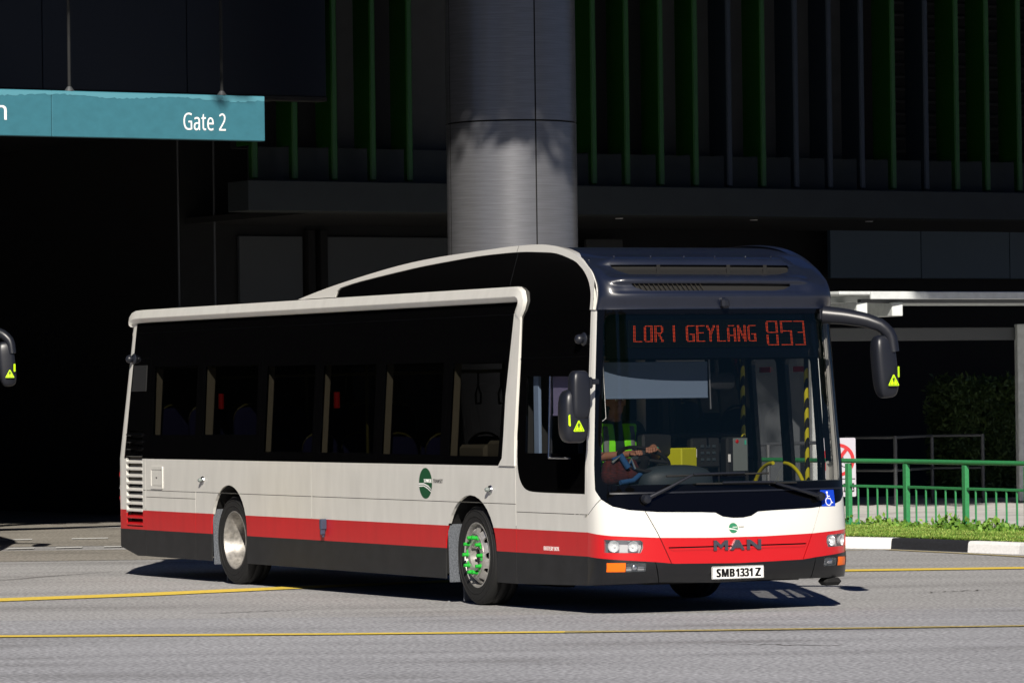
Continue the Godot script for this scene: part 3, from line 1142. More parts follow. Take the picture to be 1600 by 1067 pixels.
# ------------------------------------------------------------------ interchange building
# local frame: x along the facade (to the right and away), y up, z out of the facade towards the forecourt
func _building() -> void:
	var b := base("interchange_building", Vector3(0, 0, -69), atan(0.62))
	tag(b, "dark bus interchange building with green and slate blue vertical fins", "building")
	var K := 1.2684
	var s: SurfaceTool
	# main horizontal beam under the fins
	s = new_st()
	box(s, Vector3(20.0 - 4.92 * 0.5, 5.01, 0.1), Vector3(40.0 + 4.92, 0.46, 0.66), 0.01)
	part("beam", s, M.beam_grey, b)
	# parapet strip behind the fin feet
	s = new_st()
	box(s, Vector3(17.8, 5.52, -0.45), Vector3(44.4, 0.56, 0.2), 0.005)
	part("parapet", s, M.beam_grey, b)
	# wall behind the fins, bays of different tone
	var edges := [-4.4, -2.9, -2.2, -1.45, -0.45, 2.1, 2.8, 3.4, 4.05, 4.75, 5.4, 6.05, 6.75, 7.45, 8.1, 9.5, 13.6, 26.6, 40.6]
	for i in edges.size() - 1:
		s = new_st()
		var w: float = edges[i + 1] - edges[i]
		box(s, Vector3(edges[i] + w * 0.5, 9.0, -1.02), Vector3(w - 0.02, 6.4, 0.2), 0.005)
		var light := i in [1, 3, 7, 8, 9, 10, 11, 12]
		part("wall_panel", s, M.wall_grey if light else M.wall_black, b)
	# horizontal louvres of the right-hand bays
	for k in 14:
		s = new_st()
		box(s, Vector3(13.2, 6.0 + 0.21 * k, -0.86), Vector3(10.4, 0.05, 0.10), 0.0, Basis(Vector3.RIGHT, 0.5))
		part("louvre", s, M.slat_dark, b)
	# fins: a tube in front of a deep blade
	var xs := [-3.63, -3.08, -2.53, -1.99, -1.47, 1.22, 1.72, 2.24, 2.77, 3.29, 3.82, 4.34, 4.88, 5.40, 5.91, 6.45, 6.96, 7.47, 8.01, 8.55, 9.1, 9.65]
	var blue := [9, 11, 12, 13, 15, 20]
	for i in xs.size():
		var e: float = xs[i] * K
		s = new_st()
		box(s, Vector3(e, 8.5, 0.02), Vector3(0.108, 6.44, 0.13), 0.02)
		var fin := part("fin", s, M.fin_blue if i in blue else M.fin_green, b)
		s = new_st()
		box(s, Vector3(e - 0.01, 8.75, -0.26), Vector3(0.032, 5.9, 0.43), 0.004)
		part("blade", s, M.fin_blue if i in blue else M.fin_green, fin)
	# dark navy bulkhead panels over the vehicle opening
	for k in 9:
		s = new_st()
		box(s, Vector3(-4.78 - 1.15 - 2.3 * k, 9.25, 2.55), Vector3(2.292, 5.8, 0.16), 0.01)
		part("bulkhead_panel", s, M.fascia_navy, b)
	s = new_st()
	box(s, Vector3(-4.78 - 10.35, 6.32, 2.53), Vector3(20.7, 0.07, 0.24), 0.01)
	part("bulkhead_trim", s, M.wall_black, b)
	# walls below the beam
	s = new_st()
	box(s, Vector3(0.85, 3.2, -5.6), Vector3(7.7, 6.4, 0.2))
	part("back_wall", s, M.wall_dark, b)
	for w in [[-1.95, -0.75, true], [-0.28, 2.1, true], [4.9, 5.66, false]]:
		s = new_st()
		box(s, Vector3((w[0] + w[1]) * 0.5, 2.34, -5.44), Vector3(w[1] - w[0], 4.6, 0.08), 0.008)
		part("wall_panel", s, M.panel_light if w[2] else M.wall_grey, b)
	for e in [-0.62, -0.38]:
		s = new_st()
		box(s, Vector3(e, 2.4, -5.40), Vector3(0.14, 4.7, 0.16), 0.01)
		part("wall_post", s, M.wall_black, b)
	s = new_st()
	box(s, Vector3(24.2, 3.2, -6.0), Vector3(39.0, 6.4, 0.2))
	part("back_wall", s, M.wall_black, b)
	for k in 5:
		s = new_st()
		box(s, Vector3(10.1 + 1.02 + 2.05 * k, 4.46, -5.4), Vector3(2.038, 0.98, 0.1), 0.008)
		part("blue_panel", s, M.panel_blue, b)
	# soffit under the beam with small recessed lights, roof slab, hall
	s = new_st()
	box(s, Vector3(18.6, 4.88, -2.95), Vector3(43.0, 0.1, 5.3))
	part("soffit", s, M.ceiling, b)
	for e in [3.1, 5.8, 8.2]:
		s = new_st()
		lathe(s, [Vector2(0.0, -0.01), Vector2(0.06, -0.01), Vector2(0.07, 0.0)], Transform3D(Basis.IDENTITY, Vector3(e, 4.825, -1.6)), 12)
		part("downlight", s, M.sign_white, b)
	s = new_st()
	box(s, Vector3(8.0, 12.2, -6.0), Vector3(80.0, 0.4, 30.0))
	part("roof", s, M.ceiling, b)
	# the vehicle hall: side wall, back wall, ceiling
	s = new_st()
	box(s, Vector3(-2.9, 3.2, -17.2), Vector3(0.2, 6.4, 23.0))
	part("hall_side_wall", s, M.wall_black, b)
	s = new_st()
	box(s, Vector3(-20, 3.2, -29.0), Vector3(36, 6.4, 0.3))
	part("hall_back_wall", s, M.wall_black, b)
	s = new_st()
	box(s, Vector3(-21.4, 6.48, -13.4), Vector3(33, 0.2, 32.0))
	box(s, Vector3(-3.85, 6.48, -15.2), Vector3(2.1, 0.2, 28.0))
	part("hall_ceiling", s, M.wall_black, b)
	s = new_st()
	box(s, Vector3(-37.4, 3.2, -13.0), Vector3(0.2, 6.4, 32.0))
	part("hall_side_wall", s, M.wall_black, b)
	for k in 3:
		s = new_st()
		box(s, Vector3(-7.0 - 4.0 * k, 3.2, -14.0 - 5.0 * k), Vector3(0.5, 6.4, 0.5), 0.03)
		part("hall_column", s, M.wall_dark, b)
	for k in 2:
		s = new_st()
		tube(s, [Vector3(-3.5 + 0.66 * k, 6.4, -4.6), Vector3(-3.5 + 0.66 * k, 3.42, -4.6)], 0.02, 6)
		var rod := part("camera_drop_pole", s, M.steel_dark, b)
		s = new_st()
		box(s, Vector3(-3.65 + 0.66 * k, 3.37, -4.55), Vector3(0.34, 0.11, 0.12), 0.02, Basis(Vector3.BACK, 0.15))
		part("camera", s, M.device_grey, rod)
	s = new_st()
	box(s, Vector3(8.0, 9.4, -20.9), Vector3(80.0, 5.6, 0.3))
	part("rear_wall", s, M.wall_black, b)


func _column() -> void:
	var c := base("round_column", Vector3(0.03, 0, -62.0))
	tag(c, "big round column clad in grey metal sheets behind the bus", "column")
	# facade-high column: stacked rings of two sheets with recessed joints
	var R := 0.925
	var s := new_st()
	tube(s, [Vector3(0, 0, 0), Vector3(0, 12.0, 0)], R - 0.02, 48)
	part("core", s, M.joint, c)
	var ys := [0.0, 2.6, 5.78, 8.9, 12.0]
	for i in ys.size() - 1:
		for k in 4:
			# sheet edges at the angles where the photograph shows the vertical joints
			var a0: float = [-68.9, 21.6, 110.0, 200.0][k]
			var a1: float = [21.6, 110.0, 200.0, 291.1][k]
			s = new_st()
			var g := 0.010 / R
			var r0 := deg_to_rad(a0 - 90.0) + g
			var r1 := deg_to_rad(a1 - 90.0) - g
			lathe(s, [Vector2(R - 0.02, ys[i] + 0.010), Vector2(R, ys[i] + 0.012), Vector2(R, ys[i + 1] - 0.012), Vector2(R - 0.02, ys[i + 1] - 0.010)], Transform3D(Basis(Vector3.RIGHT, Vector3.UP, Vector3.BACK), Vector3.ZERO), 24, false, -r1, -r0)
			part("sheet", s, M.column_metal, c)


func _gate_sign() -> void:
	# hanging sign board, parallel to the facade
	var g := base("hanging_sign", Vector3(0, 0, -61.5), atan(0.62))
	tag(g, "long teal sign board reading Gate 2 hung over the opening", "sign")
	var K := 1.1766
	var x1 := -3.35 * K
	for k in 3:
		var s := new_st()
		var w := 3.2
		box(s, Vector3(x1 - w * (k + 0.5), 5.735, 0), Vector3(w - 0.006, 0.61, 0.14), 0.008)
		part("panel", s, M.sign_teal, g)
	# drip stain of lighter paint along the top edge with a ragged lower outline
	var s2 := new_st()
	var n := 260
	var ys := []
	for i in n + 1:
		ys.append(0.058 + 0.018 * sin(i * 0.13) + rng.randf_range(-0.012, 0.012))
	for i in n:
		var xa := x1 - 0.01 - 9.5 * i / n
		var xb := x1 - 0.01 - 9.5 * (i + 1) / n
		fquad(s2, Vector3(xa, 6.032, 0.0735), Vector3(xb, 6.032, 0.0735), Vector3(xb, 6.032 - ys[i + 1], 0.0735), Vector3(xa, 6.032 - ys[i], 0.0735), Vector3.BACK)
	part("faded_edge", s2, M.sign_grime, g)
	for x in [-5.82 * K, -3.88 * K, -7.9 * K, -9.8 * K]:
		var s := new_st()
		tube(s, [Vector3(x, 6.06, 0), Vector3(x, 9.5, 0)], 0.022, 8)
		var rod := part("hanger_rod", s, M.wall_dark, g)
		s = new_st()
		tube(s, [Vector3(x, 6.04, 0), Vector3(x, 6.10, 0)], 0.075, 8, true, 0.03)
		part("bracket", s, M.steel_dark, rod)
	text("lettering", "Gate 2", 0.235, 0.64, M.sign_white, g, Transform3D(Basis.IDENTITY, Vector3(-4.14 * K, 5.672, 0.075)))
	text("lettering", "n", 0.19, 0.17, M.sign_white, g, Transform3D(Basis.IDENTITY, Vector3(-6.70 * K, 5.73, 0.075)))


func _shelter() -> void:
	var h := base("walkway_shelter", Vector3(0, 0, -60), atan(0.62))
	tag(h, "white flat roofed covered walkway with square pillars right of the bus", "shelter")
	var K := 1.1766
	var s := new_st()
	# roof sheet with a raised front gutter
	box(s, Vector3(4.6 * K + 7.0, 3.34, -1.6), Vector3(14.0, 0.05, 3.6), 0.01)
	part("roof", s, M.shelter_white, h)
	s = new_st()
	box(s, Vector3(5.14 * K + 6.5, 3.305, 0.22), Vector3(13.2, 0.11, 0.05), 0.008)
	part("gutter", s, M.shelter_white, h)
	s = new_st()
	box(s, Vector3(5.14 * K + 6.5, 3.23, -0.06), Vector3(13.2, 0.06, 0.1), 0.008)
	part("edge_rail", s, M.steel_dark, h)
	for z in [-0.8, -1.5, -2.2, -2.9]:
		s = new_st()
		box(s, Vector3(5.14 * K + 6.3, 3.27, z), Vector3(13.0, 0.08, 0.06), 0.005)
		part("purlin", s, M.shelter_white, h)
	for k in 2:
		s = new_st()
		box(s, Vector3(5.0 * K + 0.56 * k + 0.36, 3.11, -1.15 + 0.1 * k), Vector3(0.17, 0.20, 2.4), 0.01, Basis(Vector3.UP, -0.25))
		part("cross_beam", s, M.shelter_white, h)
	s = new_st()
	box(s, Vector3(4.7 * K + 6.8, 2.80, -3.3), Vector3(13.6, 0.20, 0.14), 0.01)
	part("rear_beam", s, M.steel_dark, h)
	# pillars (world places, expressed in the local frame)
	var inv := h.transform.affine_inverse()
	for p in [Vector3(7.99, 0.15, -68.7), Vector3(4.46, 0.15, -64.4)]:
		var q: Vector3 = inv * p
		s = new_st()
		box(s, Vector3(q.x, 1.55, q.z), Vector3(0.16, 2.80, 0.16), 0.012, Basis(Vector3.UP, -0.35))
		var pil := part("pillar", s, M.shelter_white, h)
		s = new_st()
		box(s, Vector3(q.x, 0.165, q.z), Vector3(0.30, 0.03, 0.30), 0.005, Basis(Vector3.UP, -0.35))
		part("base_plate", s, M.steel_dark, pil)
	s = new_st()
	var q3: Vector3 = inv * Vector3(4.1, 0.15, -66.4)
	box(s, Vector3(q3.x, 1.45, q3.z), Vector3(1.15, 2.6, 0.08), 0.01, Basis(Vector3.UP, -0.3))
	part("screen_wall", s, M.panel_light, h)


# ------------------------------------------------------------------ bus surfaces
# bus frame: x across from its right side (0) to its left side (2.55), y up, z forward; s = metres back from the front
func _plan_table() -> void:
	var ws := PackedFloat32Array()
	var ss := PackedFloat32Array()
	var ls := PackedFloat32Array()
	var n := 4000
	for i in n + 1:
		var f := float(i) / n
		var ph := PI / 2 * (f * f * f * (f * (6.0 * f - 15.0) + 10.0))
		ws.append(HALF * pow(sin(ph), 2.0 / AN))
		ss.append(AD * (1.0 - pow(maxf(cos(ph), 0.0), 2.0 / AN)))
		ls.append(0.0 if i == 0 else ls[i - 1] + Vector2(ws[i] - ws[i - 1], ss[i] - ss[i - 1]).length())
	var m := 1500
	var j := 0
	for i in m + 1:
		var l := ls[n] * i / m
		while j < n - 1 and ls[j + 1] < l:
			j += 1
		var f := clampf((l - ls[j]) / maxf(ls[j + 1] - ls[j], 1e-9), 0.0, 1.0)
		plan_w.append(lerpf(ws[j], ws[j + 1], f))
		plan_s.append(lerpf(ss[j], ss[j + 1], f))
	plan_l.append(ls[n])


func plan(t: float) -> Vector2:
	var a := absf(t) / plan_l[0] * 1500.0
	if a >= 1500.0:
		return Vector2(HALF * signf(t), AD + absf(t) - plan_l[0])
	var i := int(a)
	var f := a - i
	return Vector2(lerpf(plan_w[i], plan_w[i + 1], f) * (1.0 if t >= 0.0 else -1.0), lerpf(plan_s[i], plan_s[i + 1], f))


func interp(x: float, xs: Array, ys: Array) -> float:
	if x <= xs[0]:
		return ys[0]
	for i in xs.size() - 1:
		if x <= xs[i + 1]:
			return lerpf(ys[i], ys[i + 1], (x - xs[i]) / (xs[i + 1] - xs[i]))
	return ys[-1]


func inset(h: float) -> float:
	return interp(h, [0.0, 1.32, 2.70, 3.0, 3.33], [0.0, 0.0, 0.09, 0.115, 0.15])


func rake(h: float) -> float:
	return interp(h, [0.0, 0.26, 0.35, 0.45, 0.75, 0.9, 1.0, 1.1, 1.5, 2.0, 2.7], [0.12, 0.10, 0.035, 0.0, 0.0, 0.025, 0.05, 0.075, 0.105, 0.145, 0.21])


func F(t: float, h: float) -> Vector3:
	var p := plan(t)
	return Vector3(HALF + p.x * (1.0 - inset(h) / HALF), h, -(p.y + rake(h) * (1.0 - 0.85 * minf(1.0, p.y / 0.44))))


func rear_lean(s: float, h: float) -> float:
	return maxf(0.0, h - 1.3) * 0.16 * smoothstep(11.0, 11.87, s)


func SR(s: float, h: float) -> Vector3:
	var w := inset(h)
	if s > 11.725:
		var d := s - 11.725
		w += 0.14 - sqrt(maxf(0.0, 0.0196 - d * d))
	return Vector3(w, h, -(s - rear_lean(s, h)))


func SL(s: float, h: float) -> Vector3:
	var p := SR(s, h)
	return Vector3(2.0 * HALF - p.x, p.y, p.z)


const ARCH_S := [0.41, 0.394, 0.463, 0.62, 0.89, 1.30, 1.80, 2.60]
const ARCH_H := [2.707, 2.842, 2.985, 3.10, 3.215, 3.295, 3.325, 3.315]
const ARCH_L := [0.0, 0.13594, 0.29472, 0.48933, 0.7828, 1.20054, 1.70144, 2.5015]


func spl(l: float, ys: Array) -> float:
	# Catmull-Rom along the arch
	var i := 0
	while i < ARCH_L.size() - 2 and ARCH_L[i + 1] < l:
		i += 1
	var f: float = clampf((l - ARCH_L[i]) / (ARCH_L[i + 1] - ARCH_L[i]), 0.0, 1.0)
	var y0: float = ys[maxi(i - 1, 0)]
	var y3: float = ys[mini(i + 2, ys.size() - 1)]
	return lerpf(lerpf(ys[i], ys[i + 1], f), cubic_interpolate(ys[i], ys[i + 1], y0, y3, f), 0.5)


func DM(t: float, q: float) -> Vector3:
	# the roof dome over the windscreen
	var l := clampf(q, 0.0, 1.0) * 2.5015
	var sa := spl(l, ARCH_S)
	var ha := spl(l, ARCH_H)
	var p := plan(t)
	var f0 := F(t, 2.707)
	var k := 1.0 - 0.7 * minf(1.0, q * 1.6)
	var fs := -F(1.5034, 2.707).z
	sa += 0.06 * (1.0 - smoothstep(0.0, 0.10, q)) * smoothstep(1.5034, 1.30, absf(t))
	var pos := Vector3(HALF + 1.004 * p.x * (1.0 - inset(ha) / HALF), ha - 0.02 * smoothstep(0.0, 0.05, q), -(sa - (fs + f0.z) * k))
	# brows over the two air slots
	var side := smoothstep(1.16, 0.95, absf(t + 0.12)) 
	var b := 0.0
	b += 0.045 * side * smoothstep(0.222, 0.232, q) * (1.0 - smoothstep(0.24, 0.33, q))
	b += 0.040 * side * smoothstep(0.104, 0.112, q) * (1.0 - smoothstep(0.118, 0.150, q))
	b -= 0.02 * side * smoothstep(0.060, 0.075, q) * (1.0 - smoothstep(0.098, 0.104, q))
	b -= 0.02 * side * smoothstep(0.142, 0.155, q) * (1.0 - smoothstep(0.212, 0.222, q))
	var nrm := Vector3(0, sin(PI * 0.5 * minf(q / 0.45, 1.0)), cos(PI * 0.5 * minf(q / 0.45, 1.0)))
	return pos + nrm * b


func seam_h(s0: float, s1: float, h: float, w := 0.006) -> PackedVector2Array:
	return rect(s0, h - w * 0.5, s1, h + w * 0.5)


func seam_v(s: float, h0: float, h1: float, w := 0.006) -> PackedVector2Array:
	return rect(s - w * 0.5, h0, s + w * 0.5, h1)


func line_poly(pts: Array, w: float) -> PackedVector2Array:
	var l := PackedVector2Array()
	var r := PackedVector2Array()
	for i in pts.size():
		var d: Vector2 = (pts[mini(i + 1, pts.size() - 1)] - pts[maxi(i - 1, 0)]).normalized().orthogonal() * w * 0.5
		l.append(pts[i] + d)
		r.append(pts[i] - d)
	r.reverse()
	l.append_array(r)
	return l


func arch_poly(c: float, hc: float, r: float, h0: float) -> PackedVector2Array:
	var p := PackedVector2Array([Vector2(c - r, h0)])
	for k in 19:
		var a := PI - PI * k / 18.0
		p.append(Vector2(c + cos(a) * r, hc + sin(a) * r))
	p.append(Vector2(c + r, h0))
	return p


func strip_shape(polys: Array, holes: Array, S: Callable, us: Array, vs: Array, out: Vector3, off: float, thick: float, called: String, m: Material, b: Node3D) -> MeshInstance3D:
	var s := new_st()
	panel(s, polys, holes, S, us, vs, out, off, thick)
	return part(called, s, m, b)


# the same, one part for each piece that the cutters leave
func strip_pieces(poly: PackedVector2Array, cutters: Array, holes: Array, S: Callable, us: Array, vs: Array, out: Vector3, called: String, m: Material, b: Node3D) -> void:
	var got := [poly]
	for c in cutters:
		var next := []
		for g in got:
			next.append_array(Geometry2D.clip_polygons(g, c))
		got = next
	for g in got:
		strip_shape([g], holes, S, us, vs, out, 0.0, 0.012, called, m, b)


func _bus(called: String, label: String) -> Node3D:
	var b := base(called)
	tag(b, label, "bus", "buses at the interchange")
	var R := Vector3.LEFT
	var L := Vector3.RIGHT
	var OF := Vector3(0, 0.1, 1)
	var us := [0.45, 0.7, 1.0, 1.867, 2.27, 2.815, 3.36, 4.0, 5.0, 6.48, 7.5, 8.15, 8.63, 9.11, 9.55, 10.3, 10.987, 11.1, 11.2, 11.3, 11.4, 11.5, 11.6, 11.70, 11.74, 11.77, 11.80, 11.82, 11.84, 11.855, 11.865]
	var vs := [0.2, 0.4, 0.545, 0.757, 0.977, 1.1, 1.322, 1.6, 1.9, 2.2, 2.5, 2.707, 2.8, 3.0, 3.15, 3.4]
	var ts := steps(-1.5034, 1.5034, 0.05)
	var hs := [0.2, 0.27, 0.30, 0.34, 0.40, 0.45, 0.55, 0.65, 0.75, 0.82, 0.9, 0.95, 1.0, 1.05, 1.1, 1.2, 1.35, 1.5, 1.75, 2.0, 2.35, 2.707]
	var fa := arch_poly(2.816, 0.50, 0.545, 0.1)
	var ra := arch_poly(8.63, 0.585, 0.478, 0.1)
	var louvre := rect(11.08, 0.575, 11.56, 1.63)
	var seams := [seam_h(0.45, 0.7, 0.907), seam_h(0.62, 1.867, 0.907), seam_h(1.867, 11.08, 0.977), seam_v(1.867, 0.24, 1.322), seam_v(6.48, 0.3, 1.31, 0.003), seam_v(9.55, 0.24, 0.977), seam_v(10.987, 0.24, 1.322), seam_h(9.55, 10.987, 0.905)]
	# --- right side, the one in view
	var skirt := pv([0.45, 0.285, 1.87, 0.255, 10.99, 0.258, 11.24, 0.256, 11.865, 0.367, 11.865, 0.545, 0.45, 0.540])
	strip_pieces(skirt, [fa, ra, seam_v(1.867, 0.1, 1.4), seam_v(9.55, 0.1, 1.0), seam_v(10.987, 0.1, 1.4)], [], SR, us, vs, R, "skirt", M.skirt, b)
	strip_pieces(pv([0.45, 0.540, 11.865, 0.545, 11.865, 0.757, 0.45, 0.752]), [fa, ra, seam_v(1.867, 0.1, 1.4), seam_v(9.55, 0.1, 1.0), seam_v(10.987, 0.1, 1.4)], [louvre], SR, us, vs, R, "red_band", M.red, b)
	strip_shape([pv([0.45, 0.752, 11.865, 0.757, 11.865, 2.80, 11.62, 2.80, 11.62, 1.322, 1.867, 1.322, 1.867, 1.30, 1.855, 1.55, 1.848, 1.55] + smooth_line([1.848, 1.549, 1.83, 1.35, 1.785, 1.21, 1.70, 1.13, 1.58, 1.098, 1.424, 1.091]) + [1.30, 1.089, 0.497, 1.087, 0.477, 1.49, 0.49, 2.05, 0.507, 2.707, 0.45, 2.707])], [fa, ra, louvre] + seams, SR, us, vs, R, 0.0, 0.03, "cream_panel", M.cream, b)
	# dark liner just behind the joints
	strip_shape([pv([0.5, 0.3, 11.8, 0.37, 11.8, 1.322, 0.5, 1.07])], [fa, ra, louvre], SR, us, vs, R, -0.014, 0.0, "inner_liner", M.seam, b)
	# glossy black window band and its panes
	var panes := [pv([9.58, 1.585, 10.80, 1.585, 10.83, 2.325, 9.60, 2.325]), pv([7.92, 1.59, 9.35, 1.59, 9.37, 2.315, 7.94, 2.315]), pv([6.48, 1.42, 7.71, 1.42, 7.71, 2.295, 6.48, 2.295]), pv([5.00, 1.42, 6.28, 1.42, 6.28, 2.285, 5.00, 2.285]), pv([3.48, 1.415, 4.80, 1.415, 4.80, 2.28, 3.48, 2.28]), pv([2.235, 1.408, 3.29, 1.408, 3.28, 2.27, 2.165, 2.27])]
	var wseams := [seam_h(1.9, 11.6, 2.703, 0.005)]
	for x in [3.385, 4.90, 6.40, 7.83, 9.42, 10.95]:
		wseams.append(seam_v(x, 1.30, 2.71, 0.005))
	wseams.append(seam_h(10.95, 11.60, 2.42, 0.005))
	var band := pv([2.2, 1.322, 11.08, 1.322, 11.62, 1.322, 11.62, 2.82, 1.96, 2.82, 2.004, 2.715, 2.108, 1.951, 2.114, 1.6, 2.125, 1.393])
	strip_shape([band], panes + wseams + [louvre], SR, us, vs, R, 0.0, 0.02, "window_band", M.gloss_black, b)
	var wl := strip_shape([pv([2.15, 1.30, 11.61, 1.30, 11.61, 2.82, 2.05, 2.82])], panes + [louvre], SR, us, vs, R, -0.008, 0.0, "window_liner", M.plastic_black, b)
	for p in panes:
		strip_shape([p], [], SR, us, vs, R, -0.002, 0.0, "window_pane", M.side_glass, b)
	# cab side with the driver's window, running up into the roof fairing
	var cabwin := pv([0.594, 2.124, 0.534, 1.447, 1.674, 1.44, 1.718, 2.135])
	var cab := pv([0.497, 1.087, 1.30, 1.089] + smooth_line([1.424, 1.091, 1.58, 1.098, 1.70, 1.13, 1.785, 1.21, 1.83, 1.35, 1.848, 1.55, 1.857, 1.834]) + [1.852, 2.299, 1.868, 2.712, 1.93, 2.75, 1.93, 2.91, 2.087, 2.94, 6.062, 2.96, 6.02, 3.02] + smooth_line([5.951, 3.052, 5.488, 3.102, 4.294, 3.19, 3.6, 3.228, 2.885, 3.259, 2.4, 3.268, 1.974, 3.269, 1.6, 3.255, 1.24, 3.231, 0.89, 3.157, 0.76, 3.105, 0.658, 3.047, 0.57, 2.97, 0.515, 2.873, 0.505, 2.79, 0.508, 2.709]) + [0.49, 2.05, 0.477, 1.49])
	var vseam := line_poly([Vector2(2.16, 2.95), Vector2(1.98, 3.3)], 0.006)
	strip_shape([cab], [cabwin, seam_h(0.4, 1.9, 2.703), seam_h(0.55, 1.87, 2.30, 0.008)], SR, us, vs, R, 0.0, 0.02, "cab_side_panel", M.gloss_black, b)
	strip_shape([pv([0.52, 1.1, 1.84, 1.2, 1.84, 2.72, 2.2, 2.94, 2.0, 3.22, 1.0, 3.1, 0.55, 2.72])], [cabwin], SR, us, vs, R, -0.012, 0.0, "cab_liner", M.seam, b)
	strip_shape([cabwin], [], SR, us, vs, R, -0.002, 0.0, "driver_window", M.door_glass, b)
	var st := new_st()
	tube(st, [SR(1.19, 1.40) + R * 0.006, SR(1.235, 2.13) + R * 0.006], 0.011, 6)
	part("window_channel", st, M.chrome, b)
	st = new_st()
	tube(st, [SR(1.19, 1.40) + R * 0.006, SR(0.80, 1.40) + R * 0.006], 0.008, 6)
	part("window_channel", st, M.chrome, b)
	# slanting cream pillar behind the cab and the curved corner into the gutter rail
	strip_shape([pv([1.871, 2.712, 1.885, 1.834, 1.89, 1.6, 1.867, 1.322, 2.195, 1.322, 2.125, 1.393, 2.114, 1.6, 2.108, 1.951, 2.004, 2.712])], [], SR, us, vs, R, 0.014, 0.03, "cream_pillar", M.cream, b)
	_rail(b, 1.0)
	_rail(b, -1.0)
	# arched cream edging of the roof fairing, both sides
	var outer := [0.41, 2.707, 0.397, 2.78, 0.394, 2.842, 0.415, 2.92, 0.463, 2.985, 0.53, 3.048, 0.62, 3.10, 0.74, 3.162, 0.888, 3.217, 1.08, 3.268, 1.302, 3.302, 1.55, 3.322, 1.816, 3.328, 2.2, 3.326, 2.611, 3.315, 3.718, 3.281, 4.585, 3.23, 5.486, 3.146, 6.264, 3.06, 6.987, 2.962]
	var inner := [6.55, 2.962, 6.062, 2.962, 6.02, 3.02, 5.951, 3.052, 5.488, 3.102, 4.294, 3.19, 3.6, 3.228, 2.885, 3.259, 2.4, 3.268, 1.974, 3.269, 1.6, 3.255, 1.24, 3.231, 0.89, 3.157, 0.76, 3.105, 0.658, 3.047, 0.57, 2.97, 0.515, 2.873, 0.505, 2.79, 0.508, 2.709]
	var edging := pv(smooth_line(outer) + inner.slice(0, 6) + smooth_line(inner.slice(6)))
	for side in [0, 1]:
		strip_shape([edging], [], SR if side == 0 else SL, us, vs, R if side == 0 else L, 0.012, 0.075, "fairing_edging", M.cream_front if side == 0 else M.navy, b)
	strip_shape([line_poly([Vector2(2.155, 2.965), Vector2(2.04, 3.262)], 0.006)], [], SR, us, vs, R, 0.001, 0.0, "fairing_joint", M.cab_grey, b)
	strip_shape([line_poly([Vector2(2.04, 3.270), Vector2(2.01, 3.326)], 0.006)], [], SR, us, vs, R, 0.0135, 0.0, "fairing_joint", M.seam, b)
	# --- left side: simpler, with its doors
	var d1 := rect(0.60, 0.30, 1.86, 2.36)
	var d2 := rect(5.3, 0.30, 6.7, 2.36)
	strip_pieces(skirt, [fa, ra, d1, d2], [], SL, us, vs, L, "skirt", M.skirt, b)
	strip_pieces(pv([0.45, 0.540, 11.865, 0.545, 11.865, 0.757, 0.45, 0.752]), [fa, ra, d1, d2], [], SL, us, vs, L, "red_band", M.red, b)
	strip_shape([pv([0.45, 0.752, 11.865, 0.757, 11.865, 2.80, 11.72, 2.80, 11.72, 1.322, 0.50, 1.322, 0.507, 2.707, 0.45, 2.707])], [fa, ra, d1, d2], SL, us, vs, L, 0.0, 0.03, "cream_panel", M.cream, b)
	var lpanes := [rect(2.1, 1.42, 3.5, 2.30), rect(3.6, 1.42, 5.1, 2.30), rect(6.9, 1.42, 8.2, 2.30), rect(8.3, 1.59, 9.6, 2.30), rect(9.7, 1.59, 10.9, 2.30)]
	strip_shape([pv([0.50, 1.322, 11.72, 1.322, 11.72, 2.96, 6.06, 2.96, 5.951, 3.052, 4.294, 3.19, 2.885, 3.259, 1.974, 3.269, 1.24, 3.231, 0.89, 3.157, 0.658, 3.047, 0.515, 2.873, 0.507, 2.707])], lpanes + [d1, d2], SL, us, vs, L, 0.0, 0.03, "window_band", M.gloss_black, b)
	for p in lpanes:
		strip_shape([p], [], SL, us, vs, L, -0.002, 0.0, "window_pane", M.side_glass, b)
	_doors(b)
	# --- front
	var red_top := [-1.5034, 0.752, -1.22, 0.725, -0.78, 0.702, -0.26, 0.690, 0.26, 0.690, 0.78, 0.702, 1.22, 0.725, 1.5034, 0.752]
	var red_bot := [1.5034, 0.540, 1.225, 0.52, 0.82, 0.49, 0.65, 0.472, 0.0, 0.460, -0.65, 0.472, -0.82, 0.49, -1.225, 0.52, -1.5034, 0.540]
	var black_low := [1.355, 1.125, 1.285, 1.04, 1.185, 0.98, 1.045, 0.948, 0.78, 0.925, 0.36, 0.915, 0.205, 0.908, 0.135, 0.872, 0.05, 0.858, -0.05, 0.858, -0.155, 0.872, -0.225, 0.908, -0.36, 0.915, -0.78, 0.925, -1.045, 0.948, -1.185, 0.98, -1.285, 1.04, -1.355, 1.125]
	var cream_top := [1.5034, 2.707, 1.385, 2.707, 1.38, 2.05, 1.365, 1.5]
	var cream_left := [-1.365, 1.5, -1.38, 2.05, -1.385, 2.707, -1.5034, 2.707]
	var fs := [line_poly([Vector2(-0.915, 0.99), Vector2(-0.895, 0.93), Vector2(-0.78, 0.703), Vector2(-0.66, 0.445)], 0.007), line_poly([Vector2(0.895, 0.99), Vector2(0.875, 0.93), Vector2(0.765, 0.703), Vector2(0.645, 0.445)], 0.007), line_poly([Vector2(-1.52, 0.885), Vector2(-1.43, 0.945), Vector2(-1.27, 1.06)], 0.007), line_poly([Vector2(1.52, 0.885), Vector2(1.43, 0.945), Vector2(1.27, 1.06)], 0.007)]
	strip_shape([pv(red_top + cream_top + black_low + cream_left)], fs, F, ts, hs, OF, 0.0, 0.03, "front_cream_panel", M.cream_front, b)
